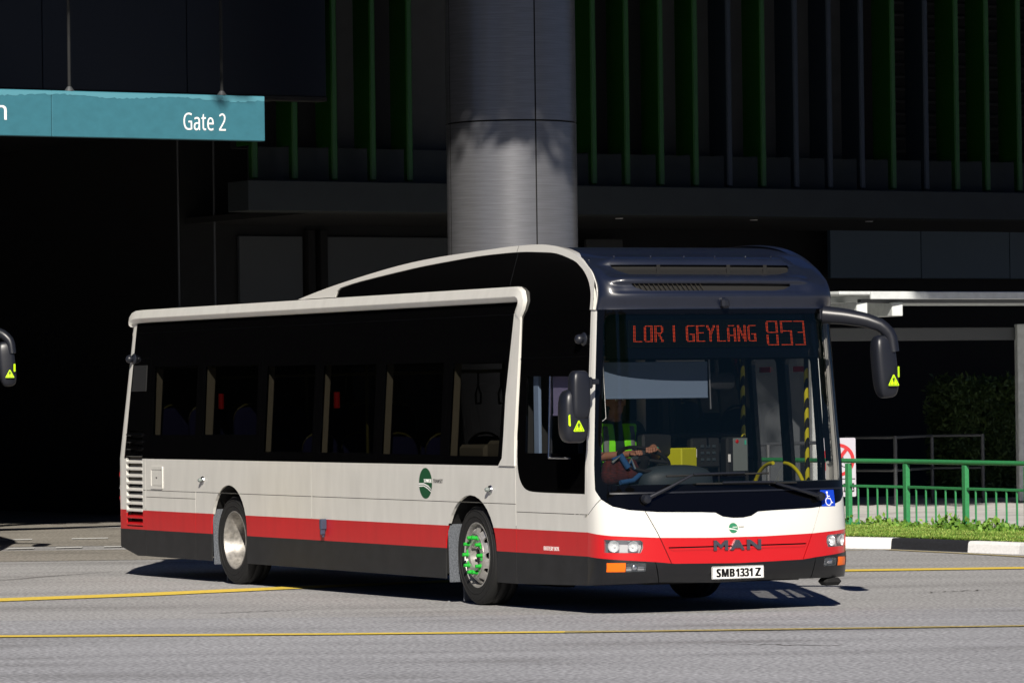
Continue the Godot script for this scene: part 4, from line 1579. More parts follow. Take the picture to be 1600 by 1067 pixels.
	var headL := PackedVector2Array([Vector2(-1.285, 0.692), Vector2(-0.955, 0.682), Vector2(-0.935, 0.665), Vector2(-0.935, 0.615), Vector2(-0.955, 0.572), Vector2(-1.285, 0.578)])
	var headR := PackedVector2Array()
	for v in headL:
		headR.append(Vector2(-v.x, v.y))
	var recess := pv([-0.70, 0.618, 0.70, 0.618, 0.695, 0.606, -0.695, 0.606])
	strip_shape([pv(red_top + red_bot)], fs + [headL, headR, recess], F, ts, hs, OF, 0.0, 0.03, "front_red_panel", M.red_front, b)
	strip_shape([pv([-1.5034, 0.45, 1.5034, 0.45, 1.5034, 1.05, -1.5034, 1.05])], [headL, headR], F, ts, hs, OF, -0.014, 0.0, "front_liner", M.seam, b)
	# a thin red lip round the headlamps and below the badge
	strip_shape([pv([-0.70, 0.606, 0.70, 0.606, 0.66, 0.585, -0.66, 0.585])], [], F, ts, steps(0.5, 0.7, 0.01), OF, 0.006, 0.02, "front_red_ledge", M.red_front, b)
	var fogs := [rect(-1.26, 0.408, -1.09, 0.490), rect(-1.085, 0.408, -0.91, 0.488), rect(0.90, 0.404, 1.075, 0.482), rect(1.085, 0.404, 1.29, 0.486)]
	var bseam := [line_poly([Vector2(-0.84, 0.53), Vector2(-0.75, 0.25)], 0.008), line_poly([Vector2(0.80, 0.53), Vector2(0.77, 0.25)], 0.008)]
	strip_shape([pv([-1.5034, 0.285, -1.2, 0.30, -0.76, 0.312, -0.18, 0.292, 0.25, 0.305, 0.78, 0.30, 1.2, 0.30, 1.5034, 0.285] + red_bot)], fogs + bseam, F, ts, hs, OF, 0.004, 0.03, "bumper", M.bumper, b)
	strip_shape([pv([-1.45, 0.30, 1.45, 0.30, 1.45, 0.50, -1.45, 0.50])], [], F, ts, hs, OF, -0.06, 0.0, "bumper_liner", M.seam, b)
	_front_lamps(b, headL, headR, fogs, ts, hs, OF)
	# windscreen with its black surround
	var glass_poly := PackedVector2Array()
	for v in round_rect(-1.285, 1.165, 1.285, 2.665, 0.10, 6):
		glass_poly.append(v)
	var surround := pv(cream_top.slice(2) + black_low + cream_left.slice(0, 6))
	strip_shape([surround], [glass_poly], F, ts, hs, OF, 0.0, 0.02, "windscreen_surround", M.gloss_black, b)
	strip_shape([glass_poly], [], F, ts, hs, OF, -0.003, 0.0, "windscreen", M.windscreen_glass, b)
	strip_shape([pv([-1.2, 1.10, 1.2, 1.10, 1.2, 1.085, -1.2, 1.085])], [], F, ts, [1.05, 1.1, 1.2], OF, 0.012, 0.02, "scuttle_ridge", M.plastic_black, b)
	# dome
	var qs := steps(0.0, 0.28, 0.012) + steps(0.30, 1.0, 0.07)
	var dts := steps(-1.5034, 1.5034, 0.04)
	var up_slot := pv([-1.098, 0.222, -0.6, 0.222, 0.2, 0.221, 0.90, 0.220, 0.90, 0.205, 0.83, 0.175, 0.72, 0.161, 0.55, 0.156, -0.962, 0.160, -1.067, 0.188])
	var lo_slot := pv([-1.005, 0.104, -0.4, 0.104, 0.3, 0.103, 0.74, 0.102, 0.74, 0.095, 0.66, 0.082, 0.55, 0.077, -0.87, 0.078, -0.961, 0.091])
	strip_shape([rect(-1.5034, 0.0, 1.5034, 1.0)], [up_slot, lo_slot], DM, dts, qs, OF + Vector3.UP, 0.0, 0.0, "roof_dome", M.navy, b)
	strip_shape([rect(-1.2, 0.05, 1.0, 0.26)], [], DM, dts, qs, OF + Vector3.UP, -0.035, 0.0, "air_slot_mesh", M.mesh_black, b)
	for k in 15:
		st = new_st()
		var x := -0.98 + 0.05 * k
		var a := DM(x, 0.106) + Vector3(0, 0.0, -0.015)
		var c := DM(x + 0.06, 0.075) + Vector3(0, 0.0, -0.015)
		tube(st, [a, c], 0.004, 4, false)
		part("slot_rib", st, M.rib_brown, b)
	for x in [-0.6, 0.18, 0.6]:
		st = new_st()
		box(st, (DM(x, 0.19) + Vector3(0, 0, -0.02)), Vector3(0.035, 0.09, 0.01), 0.002)
		part("slot_strut", st, M.mesh_black, b)
	for x in [-1.3, -1.02, -0.62, -0.25, 0.1, 0.45, 0.75]:
		st = new_st()
		var p := DM(x, 0.262)
		ball(st, p + Vector3(0, 0.006, 0.006), Vector3(0.011, 0.006, 0.011), 8, 4)
		part("rivet", st, M.chrome, b)
	st = new_st()
	box(st, DM(-0.03, 0.025) + Vector3(0, 0, 0.03), Vector3(0.075, 0.085, 0.07), 0.02)
	part("front_camera", st, M.plastic_black, b)
	# roof
	st = new_st()
	var rs := [2.0, 4.0, 7.0, 9.0, 11.0, 11.5]
	for i in rs.size() - 1:
		for k in 10:
			var w0 := lerpf(0.10, 2.45, k / 10.0)
			var w1 := lerpf(0.10, 2.45, (k + 1) / 10.0)
			var h0 := 2.94 + 0.05 * sin(PI * k / 10.0)
			var h1 := 2.94 + 0.05 * sin(PI * (k + 1) / 10.0)
			fquad(st, Vector3(w0, h0, -rs[i]), Vector3(w1, h1, -rs[i]), Vector3(w1, h1, -rs[i + 1]), Vector3(w0, h0, -rs[i + 1]), Vector3.UP)
	part("roof", st, M.cream_dull, b)
	st = new_st()
	var fo := [2.55, 3.30, 3.718, 3.268, 4.585, 3.217, 5.486, 3.133, 6.264, 3.047, 6.987, 2.955]
	for i in range(0, fo.size() - 2, 2):
		fquad(st, Vector3(0.16, fo[i + 1], -fo[i]), Vector3(2.39, fo[i + 1], -fo[i]), Vector3(2.39, fo[i + 3], -fo[i + 2]), Vector3(0.16, fo[i + 3], -fo[i + 2]), Vector3.UP)
	part("roof_fairing", st, M.cream_dull, b)
	# rear wall
	st = new_st()
	for seg in [[0.367, 1.3], [1.3, 2.0], [2.0, 2.8], [2.8, 2.95]]:
		var za := -(11.868 - maxf(0.0, seg[0] - 1.3) * 0.16)
		var zb := -(11.868 - maxf(0.0, seg[1] - 1.3) * 0.16) + (0.12 if seg[1] > 2.9 else 0.0)
		fquad(st, Vector3(0.13, seg[0], za), Vector3(2.42, seg[0], za), Vector3(2.42, seg[1], zb), Vector3(0.13, seg[1], zb), Vector3.FORWARD)
	part("rear_panel", st, M.cream_dull, b)
	for e in [[0.88, 0.05, true], [1.0, 0.045, false], [1.14, 0.06, true]]:
		st = new_st()
		ball(st, Vector3(0.09, e[0], -11.86), Vector3(0.06, e[1], 0.05), 12, 8)
		part("rear_lamp", st, M.red_lens if e[2] else M.chrome, b)
	# louvred grille
	st = new_st()
	box(st, Vector3(0.10, 1.10, -11.345), Vector3(0.02, 1.1, 0.6))
	part("grille_back", st, M.matte_black, b)
	for k in 14:
		st = new_st()
		var h := 0.615 + 0.0758 * k
		box(st, Vector3(0.030, h, -11.32 + maxf(0, h - 1.3) * 0.05), Vector3(0.075, 0.012, 0.48), 0.003, Basis(Vector3.BACK, 0.55))
		box(st, Vector3(0.002, h - 0.017, -11.32 + maxf(0, h - 1.3) * 0.05), Vector3(0.012, 0.022, 0.48), 0.004)
		part("louvre", st, M.red if h < 0.745 else (M.cream if h < 1.322 else M.gloss_black), b)
	# hatch, grey vent square, marker lamps, latch
	var hatch := strip_shape([round_rect(10.47, 0.995, 10.815, 1.243, 0.02)], [round_rect(10.485, 1.03, 10.80, 1.208, 0.012)], SR, us, vs, R, 0.010, 0.012, "hatch_frame", M.cream, b)
	strip_shape([round_rect(10.492, 1.037, 10.793, 1.201, 0.010)], [], SR, us, vs, R, 0.006, 0.006, "hatch_door", M.cream, hatch)
	strip_shape([rect(10.63, 1.112, 10.66, 1.126)], [], SR, us, vs, R, 0.010, 0.004, "hatch_latch", M.ink, hatch)
	strip_shape([rect(11.06, 2.06, 11.56, 2.345)], [], SR, us, vs, R, 0.006, 0.006, "vent_cover", M.cab_grey, b)
	for p in [[9.335, 1.108], [2.388, 1.102]]:
		st = new_st()
		lathe(st, [Vector2(0.0, 0.016), Vector2(0.036, 0.014), Vector2(0.042, 0.0)], Transform3D(Basis(Vector3.UP, Vector3.LEFT, Vector3.BACK), SR(p[0], p[1])), 16)
		var base_ := part("marker_lamp", st, M.chrome, b)
		st = new_st()
		ball(st, SR(p[0], p[1]) + Vector3(-0.032, 0, 0), Vector3(0.028, 0.023, 0.023), 14, 10)
		part("lens", st, M.device_grey, base_)
	for p in [[0.62, 2.452], [11.60, 2.42]]:
		st = new_st()
		lathe(st, [Vector2(0.0, 0.02), Vector2(0.05, 0.016), Vector2(0.062, 0.0)], Transform3D(Basis(Vector3.UP, Vector3.LEFT, Vector3.BACK), SR(p[0], p[1])), 16)
		ball(st, SR(p[0], p[1]) + Vector3(-0.045, 0, -0.03 if p[0] > 5.0 else 0.0), Vector3(0.045, 0.045, 0.045), 14, 10)
		part("camera_dome", st, M.plastic_black, b)
	st = new_st()
	box(st, SR(6.13, 0.705) + Vector3(-0.03, 0, 0), Vector3(0.07, 0.11, 0.055), 0.012)
	box(st, SR(6.13, 0.63) + Vector3(-0.035, 0, 0), Vector3(0.05, 0.06, 0.035), 0.01)
	box(st, SR(6.13, 0.592) + Vector3(-0.03, 0, 0), Vector3(0.02, 0.03, 0.012), 0.003)
	part("side_latch", st, M.steel_blue, b)
	_lettering(b, R, us, vs, OF)
	_mirrors(b)
	_wipers(b)
	_wheels(b)
	_cabin(b)
	return b


func _rail(b: Node3D, side: float) -> void:
	# rounded gutter rail along the roof edge: hooks down into the cab pillar in front, turned down at the rear
	var hook := [[1.938, 2.690, 0.060, 0.026], [1.900, 2.735, 0.062, 0.034], [1.866, 2.775, 0.064, 0.045], [1.848, 2.822, 0.066, 0.055], [1.866, 2.862, 0.068, 0.062], [1.915, 2.882, 0.070, 0.065], [1.98, 2.884, 0.072, 0.065]]
	var run := [[2.07, 2.884, 0.072, 0.065], [2.075, 2.884, 0.066, 0.058], [2.08, 2.884, 0.072, 0.065], [4.0, 2.884, 0.072, 0.065], [7.03, 2.884, 0.072, 0.065], [7.036, 2.884, 0.064, 0.056], [7.042, 2.884, 0.072, 0.065], [9.0, 2.884, 0.072, 0.065], [11.2, 2.884, 0.072, 0.065], [11.40, 2.880, 0.071, 0.063], [11.50, 2.866, 0.067, 0.06], [11.56, 2.84, 0.06, 0.05], [11.59, 2.80, 0.05, 0.04]]
	var path := hook + run
	if side < 0.0:
		path = run
	# cross-section: (outwards, along the normal), a sloping face over a tucked-in underside
	var sec := [Vector2(0.0, 1.0), Vector2(0.30, 0.97), Vector2(0.52, 0.80), Vector2(0.98, -0.20), Vector2(1.0, -0.30), Vector2(0.90, -0.42), Vector2(0.45, -0.85), Vector2(0.0, -1.0)]
	var prof := []
	var nrm := []
	for i in path.size():
		var e: Array = path[i]
		var e0: Array = path[maxi(i - 1, 0)]
		var e1: Array = path[mini(i + 1, path.size() - 1)]
		var d := Vector2(e1[0] - e0[0], e1[1] - e0[1]).normalized()
		var n2 := Vector2(-d.y, d.x)
		var ring := PackedVector3Array()
		var rn := PackedVector3Array()
		for k in sec.size():
			var v: Vector2 = Vector2(e[0], e[1]) + n2 * sec[k].y * float(e[2])
			var x: float = inset(e[1]) - 0.018 - sec[k].x * (float(e[3]) - 0.018) + (0.02 if k == 0 or k == sec.size() - 1 else 0.0)
			ring.append(Vector3(x if side > 0.0 else 2.0 * HALF - x, v.y, -v.x))
		for k in sec.size() - 1:
			var t: Vector2 = Vector2((sec[k + 1].x - sec[k].x) * (float(e[3]) - 0.018), (sec[k + 1].y - sec[k].y) * float(e[2]))
			var nn := Vector2(-t.y, t.x).normalized()
			var m := n2 * nn.y
			rn.append(Vector3(-side * nn.x, m.y, -m.x).normalized())
		prof.append(ring)
		nrm.append(rn)
	var st := new_st()
	for i in prof.size() - 1:
		for k in sec.size() - 1:
			var a0: Vector3 = nrm[i][k]
			var a1: Vector3 = nrm[i + 1][k]
			tri(st, prof[i][k], prof[i][k + 1], prof[i + 1][k + 1], a0, a0, a1)
			tri(st, prof[i][k], prof[i + 1][k + 1], prof[i + 1][k], a0, a1, a1)
	part("gutter_rail", st, M.cream, b)
	st = new_st()
	box(st, Vector3(0.125 if side > 0.0 else 2.0 * HALF - 0.125, 2.884, -6.75), Vector3(0.06, 0.13, 9.5))
	part("rail_core", st, M.seam, b)


func _lettering(b: Node3D, R: Vector3, us: Array, vs: Array, OF: Vector3) -> void:
	var side := Basis(Vector3.BACK, Vector3.UP, Vector3.LEFT)
	var logo := strip_shape([disc2(Vector2(3.785, 1.143), Vector2(0.146, 0.146))], [], SR, us, vs, R, 0.002, 0.0, "round_logo", M.logo_green, b)
	strip_shape([pv([3.931, 1.143, 3.93, 1.128, 3.82, 1.132, 3.72, 1.108, 3.645, 1.075, 3.655, 1.086, 3.72, 1.122, 3.82, 1.145])], [], SR, us, vs, R, 0.003, 0.0, "white_swoosh", M.plate_white, logo)
	strip_shape([pv([3.93, 1.121, 3.928, 1.108, 3.82, 1.112, 3.73, 1.088, 3.665, 1.06, 3.652, 1.065, 3.73, 1.100, 3.82, 1.124])], [], SR, us, vs, R, 0.003, 0.0, "white_swoosh", M.plate_white, logo)
	text("lettering", "TOWER", 0.034, 0.17, M.plate_white, logo, Transform3D(side, Vector3(-0.003, 1.167, -3.735)), font_bold, 0.002)
	text("lettering", "TRANSIT", 0.034, 0.21, M.ink, b, Transform3D(side, Vector3(-0.002, 1.167, -3.51)), font, 0.002)
	text("lettering", "BATTERY BOX", 0.036, 0.30, M.plate_white, b, Transform3D(side, Vector3(-0.002, 0.592, -1.16)), font, 0.002)
	# front: badge letters, plate, round logo, wheelchair symbol
	for e in [["M", -0.1975], ["A", -0.03], ["N", 0.1375]]:
		var st := new_st()
		var w := 0.145
		var hh := 0.088
		var polys := []
		match e[0]:
			"M": polys = [pv([0, 0, 0.22, 0, 0.22, 0.55, 0.5, 0.16, 0.78, 0.55, 0.78, 0, 1, 0, 1, 1, 0.80, 1, 0.5, 0.55, 0.20, 1, 0, 1])]
			"A": polys = [pv([0, 0, 0.22, 0, 0.32, 0.20, 0.68, 0.20, 0.78, 0, 1, 0, 0.62, 1, 0.38, 1, 0.0, 0.0]), ]
			"N": polys = [pv([0, 0, 0.22, 0, 0.22, 0.62, 0.76, 0, 1, 0, 1, 1, 0.78, 1, 0.78, 0.38, 0.24, 1, 0, 1])]
		for p in polys:
			var q := PackedVector2Array()
			for v in p:
				if q.size() and v.is_equal_approx(q[0]):
					continue
				q.append(Vector2((v.x - 0.5) * w, (v.y - 0.5) * hh))
			prism(st, q, 0.016, Transform3D(Basis.IDENTITY, F(e[1], 0.622) + Vector3(0, 0, 0.002)))
		part("badge_letter", st, M.chrome_letter, b)
	var st2 := new_st()
	prism(st2, round_rect(-0.262, -0.057, 0.262, 0.057, 0.008), 0.012, Transform3D(Basis.IDENTITY, F(-0.02, 0.378) + Vector3(0, 0, 0.016)))
	var plate := part("number_plate", st2, M.plate_white, b)
	var pc := F(-0.02, 0.378) + Vector3(0, 0, 0.030)
	st2 = new_st()
	for r in [[0, 0.053, 0.516, 0.003], [0, -0.053, 0.516, 0.003], [0.258, 0, 0.003, 0.106], [-0.258, 0, 0.003, 0.106]]:
		box(st2, pc + Vector3(r[0], r[1], 0), Vector3(r[2], r[3], 0.003))
	part("plate_border", st2, M.ink, plate)
	plate_text("SMB", 0.178, -0.128, plate, pc)
	plate_text("1331", 0.165, 0.060, plate, pc)
	plate_text("Z", 0.052, 0.200, plate, pc)
	var ts := steps(-1.5034, 1.5034, 0.05)
	var fl := strip_shape([disc2(Vector2(-0.06, 0.770), Vector2(0.045, 0.045), 24)], [], F, ts, [0.6, 0.75, 0.82, 1.0], OF, 0.002, 0.0, "round_logo", M.logo_green_light, b)
	strip_shape([pv([-0.104, 0.770, -0.06, 0.764, -0.02, 0.752, -0.022, 0.746, -0.06, 0.756, -0.102, 0.760])], [], F, ts, [0.6, 0.75, 0.82, 1.0], OF, 0.003, 0.0, "white_swoosh", M.plate_white, fl)
	text("lettering", "TOWER", 0.011, 0.045, M.plate_white, fl, Transform3D(Basis.IDENTITY, F(-0.045, 0.777) + Vector3(0, 0, 0.003)), font_bold, 0.001)
	text("lettering", "TRANSIT", 0.011, 0.055, M.ink, b, Transform3D(Basis.IDENTITY, F(0.02, 0.777) + Vector3(0, 0, 0.002)), font, 0.001)
	# wheelchair sticker
	var stick := strip_shape([round_rect(0.905, 0.935, 1.08, 1.082, 0.008)], [], F, ts, [0.9, 0.95, 1.0, 1.05, 1.1], OF, 0.003, 0.003, "wheelchair_sticker", M.sticker_blue, b)
	var c := Vector2(0.990, 1.0)
	var shapes := [disc2(c + Vector2(-0.008, 0.058), Vector2(0.012, 0.011), 14), line_poly([c + Vector2(-0.008, 0.044), c + Vector2(-0.005, 0.005), c + Vector2(0.028, 0.003), c + Vector2(0.042, -0.035), c + Vector2(0.058, -0.030)], 0.012), line_poly([c + Vector2(-0.007, 0.026), c + Vector2(0.024, 0.024)], 0.009)]
	var arc := []
	for k in 15:
		var a := deg_to_rad(115.0 + 235.0 * k / 14.0)
		arc.append(c + Vector2(0.0, -0.022) + Vector2(cos(a) * 0.036, sin(a) * 0.034))
	shapes.append(line_poly(arc, 0.009))
	strip_shape(shapes, [], F, ts, [0.9, 0.95, 1.0, 1.05, 1.1], OF, 0.005, 0.0, "wheelchair_symbol", M.plate_white, stick)


func plate_text(words: String, w: float, x: float, plate: Node3D, pc: Vector3) -> void:
	var o := text("plate_lettering", words, 0.074, w, M.ink, plate, Transform3D(Basis.IDENTITY, pc + Vector3(x, 0, 0)), font_bold, 0.003)
	# a heavier stroke: the same letters embossed twice more, a hair apart
	for d in [-0.0035, 0.0035]:
		again("plate_lettering", o, plate, Transform3D(Basis.IDENTITY, Vector3(d, 0, absf(d) * 0.1)) * o.transform)


func _front_lamps(b: Node3D, hl: PackedVector2Array, hr: PackedVector2Array, fogs: Array, ts: Array, hs: Array, OF: Vector3) -> void:
	for e in [[hl, -1.0], [hr, 1.0]]:
		var lens := strip_shape([e[0]], [], F, ts, hs, OF, -0.004, 0.0, "headlamp", M.lamp_glass, b)
		strip_shape([e[0]], [], F, ts, hs, OF, -0.07, 0.0, "lamp_housing", M.lamp_reflector, lens)
		var sg: float = e[1]
		for q in [[1.195, 0.633, 0.052], [1.02, 0.630, 0.048]]:
			var p := F(sg * q[0], q[1])
			var n := surf_normal(F, sg * q[0], q[1], OF)
			var bas := Basis(n.cross(Vector3.UP).normalized().cross(n).normalized(), n, Vector3.ZERO)
			bas.z = bas.x.cross(bas.y)
			var st := new_st()
			lathe(st, [Vector2(q[2], -0.012), Vector2(q[2] * 0.92, -0.03), Vector2(q[2] * 0.65, -0.05), Vector2(q[2] * 0.25, -0.062), Vector2(0.0, -0.064)], Transform3D(bas, p), 20)
			part("reflector", st, M.lamp_reflector, lens)
			st = new_st()
			ball(st, p - n * 0.042, Vector3(0.012, 0.012, 0.014), 10, 6)
			part("bulb", st, M.plate_white, lens)
		var bz := strip_shape([e[0]], [], F, ts, hs, OF, -0.055, 0.05, "bezel", M.device_grey, lens)
		bz.queue_free()
		lens.remove_child(bz)
	for i in 4:
		var amber := i == 0 or i == 3
		var l := strip_shape([fogs[i]], [], F, ts, hs, OF, -0.002, 0.0, "indicator_lamp" if amber else "fog_lamp", M.amber if amber else M.lamp_glass, b)
		if not amber:
			strip_shape([fogs[i]], [], F, ts, hs, OF, -0.045, 0.0, "lamp_housing", M.lamp_reflector, l)
			var cx: float = (fogs[i][0].x + fogs[i][1].x) * 0.5
			var p := F(cx, 0.447)
			var st := new_st()
			ball(st, p + Vector3(0, 0, -0.03), Vector3(0.032, 0.032, 0.02), 14, 8)
			part("projector", st, M.chrome, l)


# a rounded-box body (superquadric)
func sball(s: SurfaceTool, xf: Transform3D, r: Vector3, e: float, seg := 24, rings := 16) -> void:
	var P := func(i: int, k: int) -> Array:
		var th := PI * i / rings - PI / 2
		var ph := TAU * k / seg
		var f := func(x: float, p: float) -> float: return signf(x) * pow(absf(x), p)
		var ct: float = f.call(cos(th), e)
		var v := Vector3(ct * f.call(cos(ph), e), f.call(sin(th), e), ct * f.call(sin(ph), e))
		var cn: float = f.call(cos(th), 2.0 - e)
		var n := Vector3(cn * f.call(cos(ph), 2.0 - e) / r.x, f.call(sin(th), 2.0 - e) / r.y, cn * f.call(sin(ph), 2.0 - e) / r.z)
		return [xf * (v * r), (xf.basis * n).normalized()]
	for i in rings:
		for k in seg:
			var a: Array = P.call(i, k)
			var b: Array = P.call(i, k + 1)
			var c: Array = P.call(i + 1, k + 1)
			var d: Array = P.call(i + 1, k)
			tri(s, a[0], b[0], c[0], a[1], b[1], c[1])
			tri(s, a[0], c[0], d[0], a[1], c[1], d[1])


func warning_mark(parent: Node3D, p: Vector3, w: float) -> void:
	var st := new_st()
	var t := Transform3D(Basis.IDENTITY, p)
	var h := w * 0.9
	prism(st, pv([-w * 0.46, -h * 0.5, w * 0.46, -h * 0.5, w * 0.5, -h * 0.42, w * 0.05, h * 0.5, -w * 0.05, h * 0.5, -w * 0.5, -h * 0.42]), 0.002, t)
	var m := part("warning_sticker", st, M.sticker_yellow, parent)
	st = new_st()
	var k := 0.78
	var o := [Vector2(-w * 0.42, -h * 0.43), Vector2(w * 0.42, -h * 0.43), Vector2(0, h * 0.42)]
	for i in 3:
		var a: Vector2 = o[i]
		var c: Vector2 = o[(i + 1) % 3]
		var ce := Vector2(0, -h * 0.14)
		var ai := ce.lerp(a, 0.86)
		var ci := ce.lerp(c, 0.86)
		fquad(st, t * Vector3(a.x, a.y, 0.003), t * Vector3(c.x, c.y, 0.003), t * Vector3(ci.x, ci.y, 0.003), t * Vector3(ai.x, ai.y, 0.003), Vector3.BACK)
	prism(st, pv([-w * 0.05, -h * 0.18, w * 0.05, -h * 0.18, w * 0.09, h * 0.2, -w * 0.09, h * 0.2]), 0.003, t)
	prism(st, disc2(Vector2(0, -h * 0.30), Vector2(w * 0.05, w * 0.05), 10), 0.003, t)
	part("warning_print", st, M.ink, m)


func _mirrors(b: Node3D) -> void:
	# right-hand mirror, hanging beside the cab
	var st := new_st()
	var c := Vector3(-0.235, 1.775, -0.22)
	sball(st, Transform3D(Basis.IDENTITY, c + Vector3(-0.012, 0.0, 0)), Vector3(0.125, 0.235, 0.10), 0.55)
	var mr := part("mirror", st, M.plastic_black, b)
	st = new_st()
	sball(st, Transform3D(Basis.IDENTITY, c + Vector3(0.02, 0.185, 0.055)), Vector3(0.090, 0.215, 0.075), 0.5)
	part("mirror_hood", st, M.plastic_black, mr)
	st = new_st()
	box(st, c + Vector3(0.125, 0.29, 0.03), Vector3(0.07, 0.10, 0.07), 0.015)
	box(st, c + Vector3(0.19, 0.30, 0.0), Vector3(0.10, 0.05, 0.05), 0.01)
	part("hinge", st, M.plastic_black, mr)
	st = new_st()
	prism(st, round_rect(-0.016, -0.05, 0.016, 0.05, 0.014), 0.002, Transform3D(Basis.IDENTITY, c + Vector3(-0.090, -0.035, 0.092)))
	part("yellow_bar", st, M.sticker_yellow, mr)
	warning_mark(mr, c + Vector3(-0.01, -0.085, 0.101), 0.105)
	# left-hand mirror on a swan-neck arm
	st = new_st()
	var pts := []
	var key := [Vector3(2.33, 2.655, -0.30), Vector3(2.50, 2.635, -0.20), Vector3(2.66, 2.60, -0.10), Vector3(2.79, 2.545, -0.03), Vector3(2.865, 2.46, 0.0), Vector3(2.885, 2.31, 0.01)]
	var cv := Curve3D.new()
	for i in key.size():
		var tt: Vector3 = (key[mini(i + 1, 5)] - key[maxi(i - 1, 0)]) * 0.17
		cv.add_point(key[i], -tt, tt)
	for i in 15:
		pts.append(cv.sample_baked(cv.get_baked_length() * i / 14.0))
	tube(st, pts, 0.080, 16, true, 0.050)
	var arm := part("mirror_arm", st, M.plastic_black, b)
	st = new_st()
	box(st, Vector3(2.33, 2.66, -0.33), Vector3(0.10, 0.13, 0.10), 0.02)
	part("arm_bracket", st, M.plastic_black, arm)
	st = new_st()
	sball(st, Transform3D(Basis(Vector3.BACK, 0.10), Vector3(2.82, 2.18, -0.05)), Vector3(0.108, 0.285, 0.09), 0.55)
	var ml := part("mirror", st, M.plastic_black, b)
	st = new_st()
	prism(st, round_rect(-0.014, -0.05, 0.014, 0.05, 0.012), 0.002, Transform3D(Basis(Vector3.UP, 0.5), Vector3(2.905, 2.13, 0.055)))
	part("yellow_bar", st, M.sticker_yellow, ml)
	warning_mark(ml, Vector3(2.845, 2.055, 0.068), 0.11)


func _wipers(b: Node3D) -> void:
	for e in [[-0.895, 1.035, -0.445, 1.235, -0.685, 1.238, 0.335, 1.245], [0.875, 1.02, 0.395, 1.145, -0.40, 1.165, 0.625, 1.155]]:
		var st := new_st()
		var o := Vector3(0, 0.01, 0.055)
		var a := F(e[0], e[1]) + o * 0.8
		var c := F(e[2], e[3]) + o
		tube(st, [a, a.lerp(c, 0.45) + Vector3(0, 0, 0.015), c], 0.021, 8, true, 0.010)
		var arm := part("wiper_arm", st, M.plastic_black, b)
		st = new_st()
		lathe(st, [Vector2(0.0, 0.035), Vector2(0.035, 0.03), Vector2(0.042, 0.0), Vector2(0.042, -0.03)], Transform3D(Basis(Vector3.RIGHT, Vector3.BACK, Vector3.DOWN), a), 14)
		part("pivot", st, M.plastic_black, arm)
		st = new_st()
		var pts := []
		for k in 13:
			var f := k / 12.0
			pts.append(F(lerpf(e[4], e[6], f), lerpf(e[5], e[7], f)) + Vector3(0, 0, 0.03))
		tube(st, pts, 0.010, 6)
		part("blade", st, M.rubber, arm)
		st = new_st()
		tube(st, [pts[3] + Vector3(0, 0.01, 0.02), pts[6] + Vector3(0, 0.012, 0.03), pts[9] + Vector3(0, 0.01, 0.02)], 0.011, 6)
		part("blade_carrier", st, M.plastic_black, arm)


